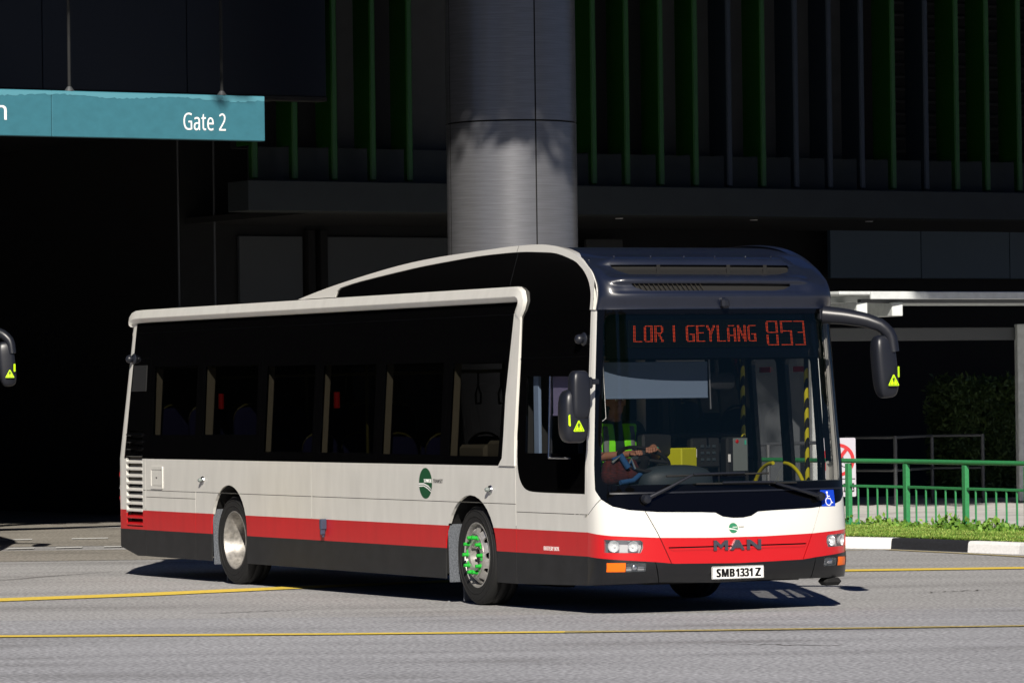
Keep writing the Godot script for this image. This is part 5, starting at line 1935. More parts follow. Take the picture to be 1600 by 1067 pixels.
func _wheels(b: Node3D) -> void:
	for e in [[2.816, true], [8.63, false]]:
		for side in [0, 1]:
			var xf := Transform3D(Basis(Vector3.UP, Vector3.LEFT, Vector3.BACK), Vector3(0.195, 0.488, -e[0]))
			if side == 1:
				xf = Transform3D(Basis(Vector3.DOWN, Vector3.RIGHT, Vector3.BACK), Vector3(2.0 * HALF - 0.195, 0.488, -e[0]))
			if e[1]:
				xf.basis = Basis(Vector3.UP, deg_to_rad(-3.0)) * xf.basis
			_wheel(b, xf, e[1])
			# well around it
			var st := new_st()
			var sg := 1.0 if side == 0 else -1.0
			var x0 := 0.012 if side == 0 else 2.0 * HALF - 0.012
			for k in 16:
				var a0 := PI * k / 16.0
				var a1 := PI * (k + 1) / 16.0
				var r := 0.57 if e[1] else 0.55
				var p := Vector3(x0, 0.5 + sin(a0) * r, -e[0] + cos(a0) * r)
				var q := Vector3(x0, 0.5 + sin(a1) * r, -e[0] + cos(a1) * r)
				fquad(st, p, q, q + Vector3(0.7 * sg, 0, 0), p + Vector3(0.7 * sg, 0, 0), Vector3.DOWN)
			for z in [-0.57, 0.57]:
				fquad(st, Vector3(x0, 0.3, -e[0] + z), Vector3(x0 + 0.7 * sg, 0.3, -e[0] + z), Vector3(x0 + 0.7 * sg, 0.55, -e[0] + z), Vector3(x0, 0.55, -e[0] + z), Vector3(0, 0, -z))
			box(st, Vector3(x0 + 0.7 * sg, 0.65, -e[0]), Vector3(0.02, 0.9, 1.2))
			part("wheel_well", st, M.matte_black, b)
			if side == 0:
				st = new_st()
				var zr: float = -e[0] - (0.50 if e[1] else 0.455)
				box(st, Vector3(0.14, 0.55, zr), Vector3(0.26, 0.66, 0.018), 0.004, Basis(Vector3.RIGHT, -0.05))
				box(st, Vector3(0.20, 0.16, zr + 0.02), Vector3(0.10, 0.24, 0.012), 0.003)
				part("mudflap", st, M.mudflap, b)
	# underbody
	var s2 := new_st()
	box(s2, Vector3(HALF, 0.33, -6.0), Vector3(1.54, 0.10, 11.4))
	box(s2, Vector3(HALF, 0.33, -1.25), Vector3(2.40, 0.10, 1.5))
	box(s2, Vector3(HALF, 0.33, -5.75), Vector3(2.46, 0.10, 4.6))
	box(s2, Vector3(HALF, 0.36, -10.4), Vector3(2.46, 0.10, 2.4))
	box(s2, Vector3(0.8, 0.24, -2.8), Vector3(0.12, 0.12, 0.9), 0.02)
	box(s2, Vector3(1.75, 0.24, -2.8), Vector3(0.12, 0.12, 0.9), 0.02)
	tube(s2, [Vector3(0.4, 0.46, -2.816), Vector3(2.15, 0.46, -2.816)], 0.07, 8)
	tube(s2, [Vector3(0.4, 0.46, -8.63), Vector3(2.15, 0.46, -8.63)], 0.10, 8)
	part("underbody", s2, M.matte_black, b)
	s2 = new_st()
	box(s2, Vector3(2.32, 0.26, -0.22), Vector3(0.18, 0.07, 0.16), 0.03)
	part("tow_bracket", s2, M.matte_black, b)


func _wheel(b: Node3D, xf: Transform3D, front: bool) -> void:
	var st := new_st()
	lathe(st, [Vector2(0.285, 0.11), Vector2(0.298, 0.128), Vector2(0.33, 0.140), Vector2(0.375, 0.146), Vector2(0.42, 0.142), Vector2(0.445, 0.130), Vector2(0.460, 0.108), Vector2(0.465, 0.06), Vector2(0.458, 0.052), Vector2(0.458, 0.042), Vector2(0.466, 0.036), Vector2(0.466, -0.036), Vector2(0.458, -0.042), Vector2(0.458, -0.052), Vector2(0.465, -0.06), Vector2(0.46, -0.108), Vector2(0.445, -0.13), Vector2(0.40, -0.146), Vector2(0.30, -0.128)], xf, 56)
	# raised rings on the sidewall
	lathe(st, [Vector2(0.352, 0.142), Vector2(0.356, 0.149), Vector2(0.362, 0.150), Vector2(0.366, 0.145)], xf, 56)
	lathe(st, [Vector2(0.408, 0.142), Vector2(0.411, 0.148), Vector2(0.418, 0.147), Vector2(0.421, 0.141)], xf, 56)
	var w := part("wheel", st, M.rubber, b)
	st = new_st()
	if not front:
		# deep dished rear rim
		lathe(st, [Vector2(0.302, 0.122), Vector2(0.304, 0.132), Vector2(0.294, 0.134), Vector2(0.284, 0.118), Vector2(0.276, 0.085), Vector2(0.262, 0.055), Vector2(0.258, 0.01), Vector2(0.248, -0.01), Vector2(0.243, -0.09), Vector2(0.236, -0.11)], xf, 56)
		part("rim", st, M.alloy_worn, w)
		st = new_st()
		lathe(st, [Vector2(0.24, -0.11), Vector2(0.16, -0.115), Vector2(0.135, -0.112), Vector2(0.13, -0.085), Vector2(0.115, -0.08), Vector2(0.0, -0.078)], xf, 28)
		for k in 10:
			var a := TAU * k / 10.0
			tube(st, [xf * Vector3(cos(a) * 0.1675, -0.10, sin(a) * 0.1675), xf * Vector3(cos(a) * 0.1675, -0.085, sin(a) * 0.1675)], 0.016, 6)
		part("hub", st, M.hub_dark, w)
		return
	lathe(st, [Vector2(0.302, 0.122), Vector2(0.304, 0.132), Vector2(0.294, 0.134), Vector2(0.284, 0.116), Vector2(0.278, 0.086)], xf, 56)
	# convex disc with oval vent holes
	var prof_r := [0.12, 0.135, 0.20, 0.222, 0.245, 0.272, 0.280]
	var prof_y := [0.148, 0.152, 0.152, 0.142, 0.118, 0.086, 0.082]
	var S := func(a: float, r: float) -> Vector3:
		return xf * Vector3(cos(a) * r, interp(r, prof_r, prof_y), sin(a) * r)
	var holes := []
	for k in 10:
		holes.append(disc2(Vector2(TAU * (k + 0.5) / 10.0, 0.248), Vector2(0.125, 0.025), 14))
	panel(st, [rect(0.0, 0.12, TAU, 0.28)], holes, S, steps(0.0, TAU, TAU / 60.0), [0.12, 0.135, 0.20, 0.211, 0.222, 0.245, 0.272, 0.28], xf.basis.y, 0.0, 0.02)
	lathe(st, [Vector2(0.205, 0.150), Vector2(0.207, 0.157), Vector2(0.196, 0.158), Vector2(0.195, 0.152)], xf, 48)
	part("rim", st, M.alloy, w)
	st = new_st()
	lathe(st, [Vector2(0.28, 0.06), Vector2(0.13, 0.10)], xf, 40)
	part("rim_back", st, M.matte_black, w)
	st = new_st()
	lathe(st, [Vector2(0.128, 0.152), Vector2(0.118, 0.150), Vector2(0.112, 0.08), Vector2(0.10, 0.05)], xf, 32)
	part("hub", st, M.alloy, w)
	st = new_st()
	lathe(st, [Vector2(0.105, 0.06), Vector2(0.07, 0.075), Vector2(0.06, 0.11), Vector2(0.0, 0.115)], xf, 24)
	part("hub_cap", st, M.matte_black, w)
	for k in 10:
		var a := TAU * (k + 0.5) / 10.0
		var p := Vector3(cos(a) * 0.1675, 0.152, sin(a) * 0.1675)
		var q := Vector3(cos(a) * 0.1675, 0.205, sin(a) * 0.1675)
		st = new_st()
		tube(st, [xf * p, xf * (p + Vector3(0, 0.012, 0))], 0.021, 12)
		tube(st, [xf * (p + Vector3(0, 0.012, 0)), xf * q], 0.0175, 10, true, 0.016)
		box(st, xf * (p + Vector3(-sin(a), 0, cos(a)) * 0.03 + Vector3(0, 0.006, 0)), Vector3(0.012, 0.012, 0.035), 0.002, Basis((xf.basis * Vector3(cos(a), 0, sin(a))).normalized(), (xf.basis * Vector3.UP).normalized(), (xf.basis * Vector3(-sin(a), 0, cos(a))).normalized()))
		part("nut_cap", st, M.nut_green, w)


func _doors(b: Node3D) -> void:
	# two-leaf front door and middle door in the left side
	var x := 2.0 * HALF
	for d in [[0.60, 1.86], [5.3, 6.7]]:
		var mid: float = (d[0] + d[1]) * 0.5
		for lf in [[d[0] + 0.01, mid - 0.005], [mid + 0.005, d[1] - 0.01]]:
			var frame := new_st()
			var outer := rect(lf[0], 0.32, lf[1], 2.34)
			var hole := round_rect(lf[0] + 0.075, 0.42, lf[1] - 0.075, 2.27, 0.05)
			panel(frame, [outer], [hole], SL, [0.3, 1.0, 1.5, 2.0, 5.0, 5.8, 6.3, 7.0], [0.2, 1.32, 1.6, 2.0, 2.5], Vector3.RIGHT, -0.03, 0.04)
			var leaf := part("door", frame, M.gloss_black, b)
			strip_shape([hole], [], SL, [0.3, 1.0, 1.5, 2.0, 5.0, 5.8, 6.3, 7.0], [0.2, 1.32, 1.6, 2.0, 2.5], Vector3.RIGHT, -0.045, 0.0, "pane", M.door_glass, leaf)
			var hs: float = lf[0] + 0.12 if lf[0] < mid - 0.1 else lf[1] - 0.12
			var cs: float = lf[1] - 0.10 if lf[0] < mid - 0.1 else lf[0] + 0.10
			var st := new_st()
			var arc := []
			for k in 9:
				var a := PI * 0.5 * k / 8.0
				arc.append(Vector3(x - 0.16, 0.95 + sin(a) * 0.36, -(hs + (cs - hs) * (1.0 - cos(a)))))
			tube(st, arc, 0.018, 8)
			part("grab_handle", st, M.pole_yellow, leaf)
			st = new_st()
			box(st, Vector3(x - 0.115, 2.17, -(lf[0] + lf[1]) * 0.5), Vector3(0.006, 0.05, 0.20), 0.001)
			part("door_notice", st, M.extinguisher_red, leaf)


func hazard_pole(b: Node3D, at: Vector3, h0: float, h1: float) -> void:
	var n := int((h1 - h0) / 0.09)
	var st := new_st()
	tube(st, [Vector3(at.x, h0, at.z), Vector3(at.x, h1, at.z)], 0.020, 10)
	var p := part("grab_pole", st, M.matte_black, b)
	st = new_st()
	for k in n:
		if k % 2 == 1:
			continue
		var y := h0 + 0.09 * k
		for q in 10:
			var a0 := TAU * q / 10.0
			var a1 := TAU * (q + 1) / 10.0
			var s0 := 0.05 * sin(a0)
			var s1 := 0.05 * sin(a1)
			var d0 := Vector3(cos(a0), 0, sin(a0)) * 0.0215
			var d1 := Vector3(cos(a1), 0, sin(a1)) * 0.0215
			fquad(st, at * Vector3(1, 0, 1) + d0 + Vector3.UP * (y + s0), at * Vector3(1, 0, 1) + d1 + Vector3.UP * (y + s1), at * Vector3(1, 0, 1) + d1 + Vector3.UP * (y + s1 + 0.09), at * Vector3(1, 0, 1) + d0 + Vector3.UP * (y + s0 + 0.09), d0 + d1)
	part("yellow_bands", st, M.pole_yellow, p)


func seat(b: Node3D, at: Vector3) -> void:
	var st := new_st()
	box(st, at + Vector3(0, 0.43, 0), Vector3(0.42, 0.10, 0.42), 0.03)
	var se := part("passenger_seat", st, M.seat_blue, b)
	st = new_st()
	sball(st, Transform3D(Basis(Vector3.RIGHT, -0.12), at + Vector3(0, 0.80, -0.22)), Vector3(0.21, 0.36, 0.05), 0.5, 16, 10)
	part("backrest", st, M.seat_blue, se)
	st = new_st()
	var hp := []
	for k in 9:
		var a := PI * k / 8.0
		hp.append(at + Vector3(cos(a) * 0.19, 1.02 + sin(a) * 0.17, -0.26))
	tube(st, hp, 0.013, 6)
	part("grab_bar", st, M.pole_olive, se)
	st = new_st()
	box(st, at + Vector3(0, 0.19, -0.05), Vector3(0.10, 0.38, 0.2), 0.01)
	part("pedestal", st, M.cab_grey, se)


func led_image() -> Array:
	# dot matrix lettering: every letter is drawn with strokes two dots wide
	var G := {
		"L": [[0, 0, 0, 11], [0, 11, 5, 11]], "O": [[0, 1, 0, 10], [5, 1, 5, 10], [1, 0, 5, 0], [1, 11, 5, 11]], "R": [[0, 0, 0, 11], [0, 0, 4, 0], [5, 1, 5, 4], [0, 5, 4, 5], [3, 6, 5, 11]],
		"1": [[0, 0, 0, 11]], "G": [[0, 1, 0, 10], [1, 0, 5, 0], [1, 11, 5, 11], [5, 6, 5, 10], [3, 6, 5, 6]], "E": [[0, 0, 0, 11], [0, 0, 5, 0], [0, 5, 4, 5], [0, 11, 5, 11]],
		"Y": [[0, 0, 2, 5], [5, 0, 3, 5], [2, 5, 2, 11]], "A": [[0, 2, 0, 11], [5, 2, 5, 11], [1, 0, 4, 0], [0, 7, 5, 7]], "N": [[0, 0, 0, 11], [5, 0, 5, 11], [0, 1, 5, 10]],
		"8": [[0, 1, 0, 7], [0, 10, 0, 16], [8, 1, 8, 7], [8, 10, 8, 16], [1, 0, 8, 0], [1, 8, 8, 8], [1, 17, 8, 17]], "5": [[0, 0, 9, 0], [0, 0, 0, 8], [0, 7, 8, 7], [8, 8, 8, 16], [0, 17, 8, 17]], "3": [[0, 0, 8, 0], [8, 1, 8, 7], [3, 8, 8, 8], [8, 9, 8, 16], [0, 17, 8, 17]]}
	var W := 142
	var H := 20
	var on := {}
	var words := ["LOR 1 GEYLANG", "853"]
	var put := func(word: String, x0: int, y0: int, adv: Array) -> void:
		var x := x0
		for i in word.length():
			var ch := word[i]
			if ch == " ":
				x += adv[1]
				continue
			for sg in G[ch]:
				var n := maxi(absi(sg[2] - sg[0]), absi(sg[3] - sg[1]))
				for k in n + 1:
					var px := x + int(round(lerpf(sg[0], sg[2], float(k) / maxi(n, 1))))
					var py := y0 + int(round(lerpf(sg[1], sg[3], float(k) / maxi(n, 1))))
					on[Vector2i(px, py)] = true
					on[Vector2i(px + 1, py)] = true
			x += adv[2] if ch == "1" else adv[0]
	put.call(words[0], 4, 4, [8, 6, 4])
	put.call(words[1], 107, 1, [12, 4, 3])
	var C := 8
	var al := Image.create(W * C, H * C, false, Image.FORMAT_RGB8)
	var em := Image.create(W * C, H * C, false, Image.FORMAT_RGB8)
	al.fill(Color(0.008, 0.012, 0.012))
	em.fill(Color.BLACK)
	for x in W:
		for y in H:
			var lit: bool = on.has(Vector2i(x, y))
			for i in range(2, 6):
				for j in range(2, 6):
					if (i == 2 or i == 5) and (j == 2 or j == 5):
						continue
					al.set_pixel(x * C + i, y * C + j, Color(0.11, 0.13, 0.11))
					if lit:
						em.set_pixel(x * C + i, y * C + j, Color(1.0, 0.32, 0.12))
	return [ImageTexture.create_from_image(al), ImageTexture.create_from_image(em)]


func _cabin(b: Node3D) -> void:
	var st := new_st()
	# floor, ceiling, inner walls
	box(st, Vector3(HALF, 0.40, -6.1), Vector3(1.54, 0.03, 11.0))
	box(st, Vector3(HALF, 0.402, -1.4), Vector3(2.36, 0.03, 1.6))
	box(st, Vector3(HALF, 0.402, -5.75), Vector3(2.36, 0.03, 4.5))
	box(st, Vector3(HALF, 0.70, -9.9), Vector3(1.54, 0.03, 3.6))
	box(st, Vector3(HALF, 0.702, -10.4), Vector3(2.36, 0.03, 2.3))
	part("floor", st, M.interior_dark, b)
	st = new_st()
	box(st, Vector3(HALF, 2.46, -6.3), Vector3(2.30, 0.03, 10.6))
	part("ceiling", st, M.interior_wall, b)
	for x in [0.055, 2.0 * HALF - 0.055]:
		st = new_st()
		if x < 1.0:
			box(st, Vector3(x, 1.22, -7.0), Vector3(0.02, 0.26, 9.6))
			box(st, Vector3(x + 0.09, 2.42, -6.6), Vector3(0.02, 0.24, 10.0))
		else:
			box(st, Vector3(x, 1.22, -3.55), Vector3(0.02, 0.26, 3.3))
			box(st, Vector3(x, 1.22, -9.2), Vector3(0.02, 0.26, 5.0))
			box(st, Vector3(x - 0.09, 2.44, -6.6), Vector3(0.02, 0.20, 10.0))
		part("inner_wall", st, M.interior_wall, b)
	st = new_st()
	box(st, Vector3(HALF, 1.6, -11.55), Vector3(2.3, 1.8, 0.03))
	part("rear_bulkhead", st, M.interior_dark, b)
	for s in [3.385, 4.90, 6.40, 7.83, 9.42, 10.92]:
		st = new_st()
		var a := SR(s, 1.3) + Vector3(0.075, 0, 0)
		var c := SR(s, 2.33) + Vector3(0.075, 0, 0)
		var d := (c - a)
		box(st, (a + c) * 0.5, Vector3(0.10, d.length(), 0.085), 0.01, Basis(Vector3.BACK, -atan2(d.x, d.y)))
		part("window_pillar", st, M.pillar_cream, b)
	for s in [3.55, 5.2, 6.8, 8.25, 9.65]:
		st = new_st()
		box(st, SL(s, 1.85) + Vector3(-0.07, 0, 0), Vector3(0.08, 1.1, 0.09), 0.01)
		part("window_pillar", st, M.interior_wall, b)
	# seats
	for p in [Vector3(0.40, 0.42, -3.95), Vector3(0.84, 0.42, -3.95), Vector3(0.40, 0.42, -5.0), Vector3(0.84, 0.42, -5.0), Vector3(0.40, 0.42, -6.9), Vector3(0.84, 0.42, -6.9), Vector3(0.40, 0.72, -8.7), Vector3(0.84, 0.72, -8.7), Vector3(0.40, 0.72, -9.95), Vector3(0.84, 0.72, -9.95), Vector3(0.40, 0.72, -10.85), Vector3(0.84, 0.72, -10.85), Vector3(1.75, 0.42, -4.1), Vector3(2.15, 0.42, -4.1), Vector3(1.75, 0.72, -8.8), Vector3(2.15, 0.72, -8.8), Vector3(1.75, 0.72, -10.0), Vector3(2.15, 0.72, -10.0)]:
		seat(b, p)
	for p in [Vector3(1.07, 0, -4.25), Vector3(1.07, 0, -5.6), Vector3(1.07, 0, -7.2), Vector3(1.07, 0, -9.0), Vector3(1.55, 0, -3.4), Vector3(0.5, 0, -6.2)]:
		st = new_st()
		tube(st, [Vector3(p.x, 0.42, p.z), Vector3(p.x, 2.45, p.z)], 0.017, 8)
		part("grab_pole", st, M.pole_olive, b)
	st = new_st()
	tube(st, [Vector3(0.72, 2.20, -3.2), Vector3(0.72, 2.20, -10.5)], 0.016, 8)
	var hr := part("ceiling_rail", st, M.pole_olive, b)
	for z in [3.6, 4.1, 4.6, 5.3, 5.9, 6.6, 7.2]:
		st = new_st()
		tube(st, [Vector3(0.72, 2.2, -z), Vector3(0.72, 2.06, -z), Vector3(0.72, 1.98, -z - 0.06), Vector3(0.72, 1.89, -z - 0.05), Vector3(0.72, 1.89, -z + 0.05), Vector3(0.72, 1.98, -z + 0.06), Vector3(0.72, 2.06, -z)], 0.010, 6)
		part("hanging_strap", st, M.cab_grey, hr)
	# cream box over the front wheel
	st = new_st()
	box(st, Vector3(0.33, 1.33, -2.42), Vector3(0.50, 0.44, 0.42), 0.03)
	part("wheel_box", st, M.pillar_cream, b)
	st = new_st()
	box(st, Vector3(0.33, 1.31, -2.95), Vector3(0.50, 0.40, 0.56), 0.03)
	part("wheel_box", st, M.pillar_cream, b)
	st = new_st()
	tube(st, [Vector3(0.20, 1.86, -6.27), Vector3(0.20, 2.02, -6.27)], 0.032, 10)
	part("fire_extinguisher", st, M.extinguisher_red, b)
	st = new_st()
	tube(st, [Vector3(0.20, 1.86, -9.28), Vector3(0.20, 2.02, -9.28)], 0.03, 10)
	part("fire_extinguisher", st, M.extinguisher_red, b)
	# partition behind the driver
	st = new_st()
	box(st, Vector3(0.70, 1.30, -2.08), Vector3(1.10, 1.8, 0.03), 0.005)
	part("driver_partition", st, M.cab_grey, b)
	st = new_st()
	box(st, Vector3(0.65, 1.10, -1.20), Vector3(0.46, 0.12, 0.46), 0.04)
	var ds := part("driver_seat", st, M.cab_grey, b)
	st = new_st()
	sball(st, Transform3D(Basis(Vector3.RIGHT, -0.1), Vector3(0.65, 1.50, -1.40)), Vector3(0.24, 0.40, 0.06), 0.5, 16, 10)
	part("backrest", st, M.cab_grey, ds)
	st = new_st()
	box(st, Vector3(0.65, 0.80, -1.25), Vector3(1.2, 0.03, 1.5))
	part("driver_platform", st, M.cab_grey, b)
	# dashboard following the windscreen
	st = new_st()
	var n := 24
	for k in n:
		var t0 := lerpf(-1.36, 1.36, float(k) / n)
		var t1 := lerpf(-1.36, 1.36, float(k + 1) / n)
		var a := F(t0, 1.15) + Vector3(0, -0.015, -0.03)
		var c := F(t1, 1.15) + Vector3(0, -0.015, -0.03)
		var za := -0.42
		fquad(st, a, c, Vector3(c.x, 1.165, minf(za, c.z - 0.02)), Vector3(a.x, 1.165, minf(za, a.z - 0.02)), Vector3.UP)
		fquad(st, Vector3(a.x, 1.165, minf(za, a.z - 0.02)), Vector3(c.x, 1.165, minf(za, c.z - 0.02)), Vector3(c.x, 0.5, minf(za, c.z - 0.02)), Vector3(a.x, 0.5, minf(za, a.z - 0.02)), Vector3.FORWARD)
		fquad(st, a, c, c + Vector3(0, -0.6, 0.0), a + Vector3(0, -0.6, 0.0), Vector3.BACK)
	part("dashboard", st, M.dash, b)
	st = new_st()
	sball(st, Transform3D(Basis.IDENTITY, Vector3(0.86, 1.18, -0.42)), Vector3(0.36, 0.15, 0.18), 0.75)
	part("instrument_binnacle", st, M.dash, b)
	# steering wheel
	var sw := Transform3D(Basis(Vector3.RIGHT, deg_to_rad(28)), Vector3(0.62, 1.38, -0.55))
	st = new_st()
	var ring := []
	for k in 33:
		var a := TAU * k / 32.0
		ring.append(sw * Vector3(cos(a) * 0.23, 0, sin(a) * 0.23))
	tube(st, ring, 0.017, 8, false)
	var swn := part("steering_wheel", st, M.matte_black, b)
	st = new_st()
	for a in [0.3, PI - 0.3, -PI * 0.5]:
		tube(st, [sw.origin, sw * Vector3(cos(a) * 0.22, 0, sin(a) * 0.22)], 0.018, 6)
	tube(st, [sw * Vector3(0, 0.02, 0), sw * Vector3(0, -0.35, 0)], 0.05, 10)
	part("column", st, M.matte_black, swn)
	# ticket machine block, consoles, yellow box, reader
	st = new_st()
	box(st, Vector3(0.97, 1.50, -1.0), Vector3(0.34, 0.20, 0.10), 0.02, Basis(Vector3.UP, 0.2))
	box(st, Vector3(0.97, 1.36, -1.03), Vector3(0.26, 0.10, 0.08), 0.015)
	tube(st, [Vector3(0.97, 1.34, -1.0), Vector3(0.99, 1.22, -0.95), Vector3(1.03, 1.15, -0.90)], 0.022, 8)
	var tm := part("driver_console", st, M.cab_grey, b)
	st = new_st()
	tube(st, [Vector3(0.80, 1.36, -0.95), Vector3(0.84, 1.25, -0.86), Vector3(0.94, 1.18, -0.80), Vector3(1.02, 1.17, -0.78)], 0.009, 6)
	part("cable", st, M.matte_black, tm)
	st = new_st()
	box(st, Vector3(0.79, 1.40, -0.98), Vector3(0.13, 0.09, 0.05), 0.01)
	part("switch_box", st, M.dash, tm)
	st = new_st()
	box(st, Vector3(1.245, 1.33, -1.0), Vector3(0.24, 0.28, 0.18), 0.01, Basis(Vector3.UP, 0.45))
	part("yellow_box", st, M.box_yellow, b)
	st = new_st()
	tube(st, [Vector3(1.18, 1.16, -0.75), Vector3(1.24, 1.30, -0.78)], 0.055, 10, true, 0.03)
	part("microphone", st, M.matte_black, b)
	st = new_st()
	box(st, Vector3(1.50, 1.42, -1.05), Vector3(0.30, 0.27, 0.10), 0.015)
	var pan := part("button_panel", st, M.cab_grey, b)
	for i in 3:
		for j in 3:
			st = new_st()
			box(st, Vector3(1.46 + 0.06 * i, 1.36 + 0.06 * j, -0.995), Vector3(0.035, 0.025, 0.012), 0.003)
			part("button", st, M.dash, pan)
	st = new_st()
	box(st, Vector3(1.385, 1.42, -0.995), Vector3(0.035, 0.075, 0.004))
	part("label", st, M.plate_white, pan)
	st = new_st()
	box(st, Vector3(1.50, 1.22, -1.06), Vector3(0.08, 0.2, 0.08), 0.01)
	part("stem", st, M.matte_black, pan)
	st = new_st()
	box(st, Vector3(1.80, 1.38, -1.02), Vector3(0.22, 0.36, 0.14), 0.02)
	var rd := part("card_reader", st, M.cab_grey, b)
	st = new_st()
	box(st, Vector3(1.825, 1.40, -0.945), Vector3(0.15, 0.30, 0.012), 0.004)
	part("screen", st, M.device_grey, rd)
	st = new_st()
	ball(st, Vector3(1.79, 1.52, -0.938), Vector3(0.018, 0.018, 0.006), 10, 6)
	part("red_light", st, M.extinguisher_red, rd)
	st = new_st()
	box(st, Vector3(1.875, 1.51, -0.936), Vector3(0.016, 0.04, 0.006))
	part("green_light", st, M.cuff, rd)
	st = new_st()
	box(st, Vector3(1.713, 1.37, -0.948), Vector3(0.025, 0.07, 0.004))
	part("label", st, M.plate_white, rd)
	st = new_st()
	box(st, Vector3(1.62, 0.98, -1.28), Vector3(0.95, 1.05, 0.05), 0.02)
	tube(st, [Vector3(1.15, 1.58, -1.28), Vector3(2.05, 1.58, -1.28)], 0.025, 8)
	part("fare_counter", st, M.cab_grey, b)
	# poles by the entrance
	hazard_pole(b, Vector3(2.03, 0, -1.25), 0.45, 2.40)
	hazard_pole(b, Vector3(2.36, 0, -0.66), 0.60, 2.30)
	st = new_st()
	tube(st, [Vector3(1.16, 1.58, -1.6), Vector3(1.16, 2.40, -1.6)], 0.045, 8)
	part("cab_pole", st, M.pillar_cream, b)
	st = new_st()
	box(st, Vector3(0.13, 1.96, -0.98), Vector3(0.006, 0.36, 0.72), 0.001)
	box(st, Vector3(0.128, 1.785, -0.98), Vector3(0.014, 0.02, 0.72), 0.003)
	part("side_blind", st, M.blind_violet, b)
	st = new_st()
	box(st, Vector3(0.13, 1.78, -1.66), Vector3(0.03, 0.85, 0.10), 0.004)
	part("window_post", st, M.blind, b)
	# sun blind and inner mirror
	st = new_st()
	box(st, Vector3(0.73, 2.09, -0.50), Vector3(1.04, 0.31, 0.006), 0.002, Basis(Vector3.RIGHT, 0.0))
	box(st, Vector3(0.73, 1.93, -0.498), Vector3(1.04, 0.022, 0.016), 0.004)
	var bl := part("sun_blind", st, M.blind, b)
	st = new_st()
	tube(st, [Vector3(0.73, 2.255, -0.50), Vector3(1.22, 2.255, -0.50)], 0.012, 6)
	tube(st, [Vector3(1.262, 2.27, -0.49), Vector3(1.268, 1.82, -0.48)], 0.008, 6)
	tube(st, [Vector3(0.17, 2.27, -0.45), Vector3(0.19, 1.75, -0.44), Vector3(0.14, 1.72, -0.44), Vector3(0.14, 1.60, -0.44)], 0.006, 6)
	part("blind_rail", st, M.steel, bl)
	st = new_st()
	sball(st, Transform3D(Basis.IDENTITY, Vector3(1.42, 2.07, -0.55)), Vector3(0.13, 0.08, 0.03), 0.5, 16, 10)
	tube(st, [Vector3(1.34, 2.26, -0.5), Vector3(1.36, 2.12, -0.53)], 0.02, 6)
	part("inner_mirror", st, M.cab_grey, b)
	# header box with the destination display behind the glass
	var ts := steps(-1.30, 1.30, 0.1)
	var OF := Vector3(0, 0.1, 1)
	strip_shape([rect(-1.30, 2.27, 1.30, 2.70)], [], F, ts, [2.27, 2.5, 2.7], OF, -0.10, 0.0, "display_header", M.gloss_black, b)
	st = new_st()
	for k in ts.size() - 1:
		var a := F(ts[k], 2.275) + Vector3(0, 0, -0.02)
		var c := F(ts[k + 1], 2.275) + Vector3(0, 0, -0.02)
		fquad(st, a, c, Vector3(c.x, 2.275, -0.95), Vector3(a.x, 2.275, -0.95), Vector3.DOWN)
	part("display_header_floor", st, M.matte_black, b)
	var m := mat("led_display", Color.WHITE, 0.9)
	m.metallic_specular = 0.1
	var im := led_image()
	m.albedo_texture = im[0]
	m.emission_enabled = true
	m.emission = Color.BLACK
	m.emission_texture = im[1]
	m.emission_energy_multiplier = 1.7
	m.texture_repeat = false
	st = new_st()
	panel(st, [rect(-1.0, 2.375, 0.98, 2.622)], [], F, steps(-1.0, 0.98, 0.1), [2.375, 2.622], OF, -0.085, 0.0, Rect2(-1.0, 2.375, 1.98, 0.247))
	part("destination_screen", st, m, b)


# ------------------------------------------------------------------ driver
func capsule_d(p: Vector3, a: Vector3, b: Vector3, ra: float, rb: float) -> float:
	var ab := b - a
	var t := clampf((p - a).dot(ab) / maxf(ab.length_squared(), 1e-9), 0.0, 1.0)
	return p.distance_to(a + ab * t) - lerpf(ra, rb, t)


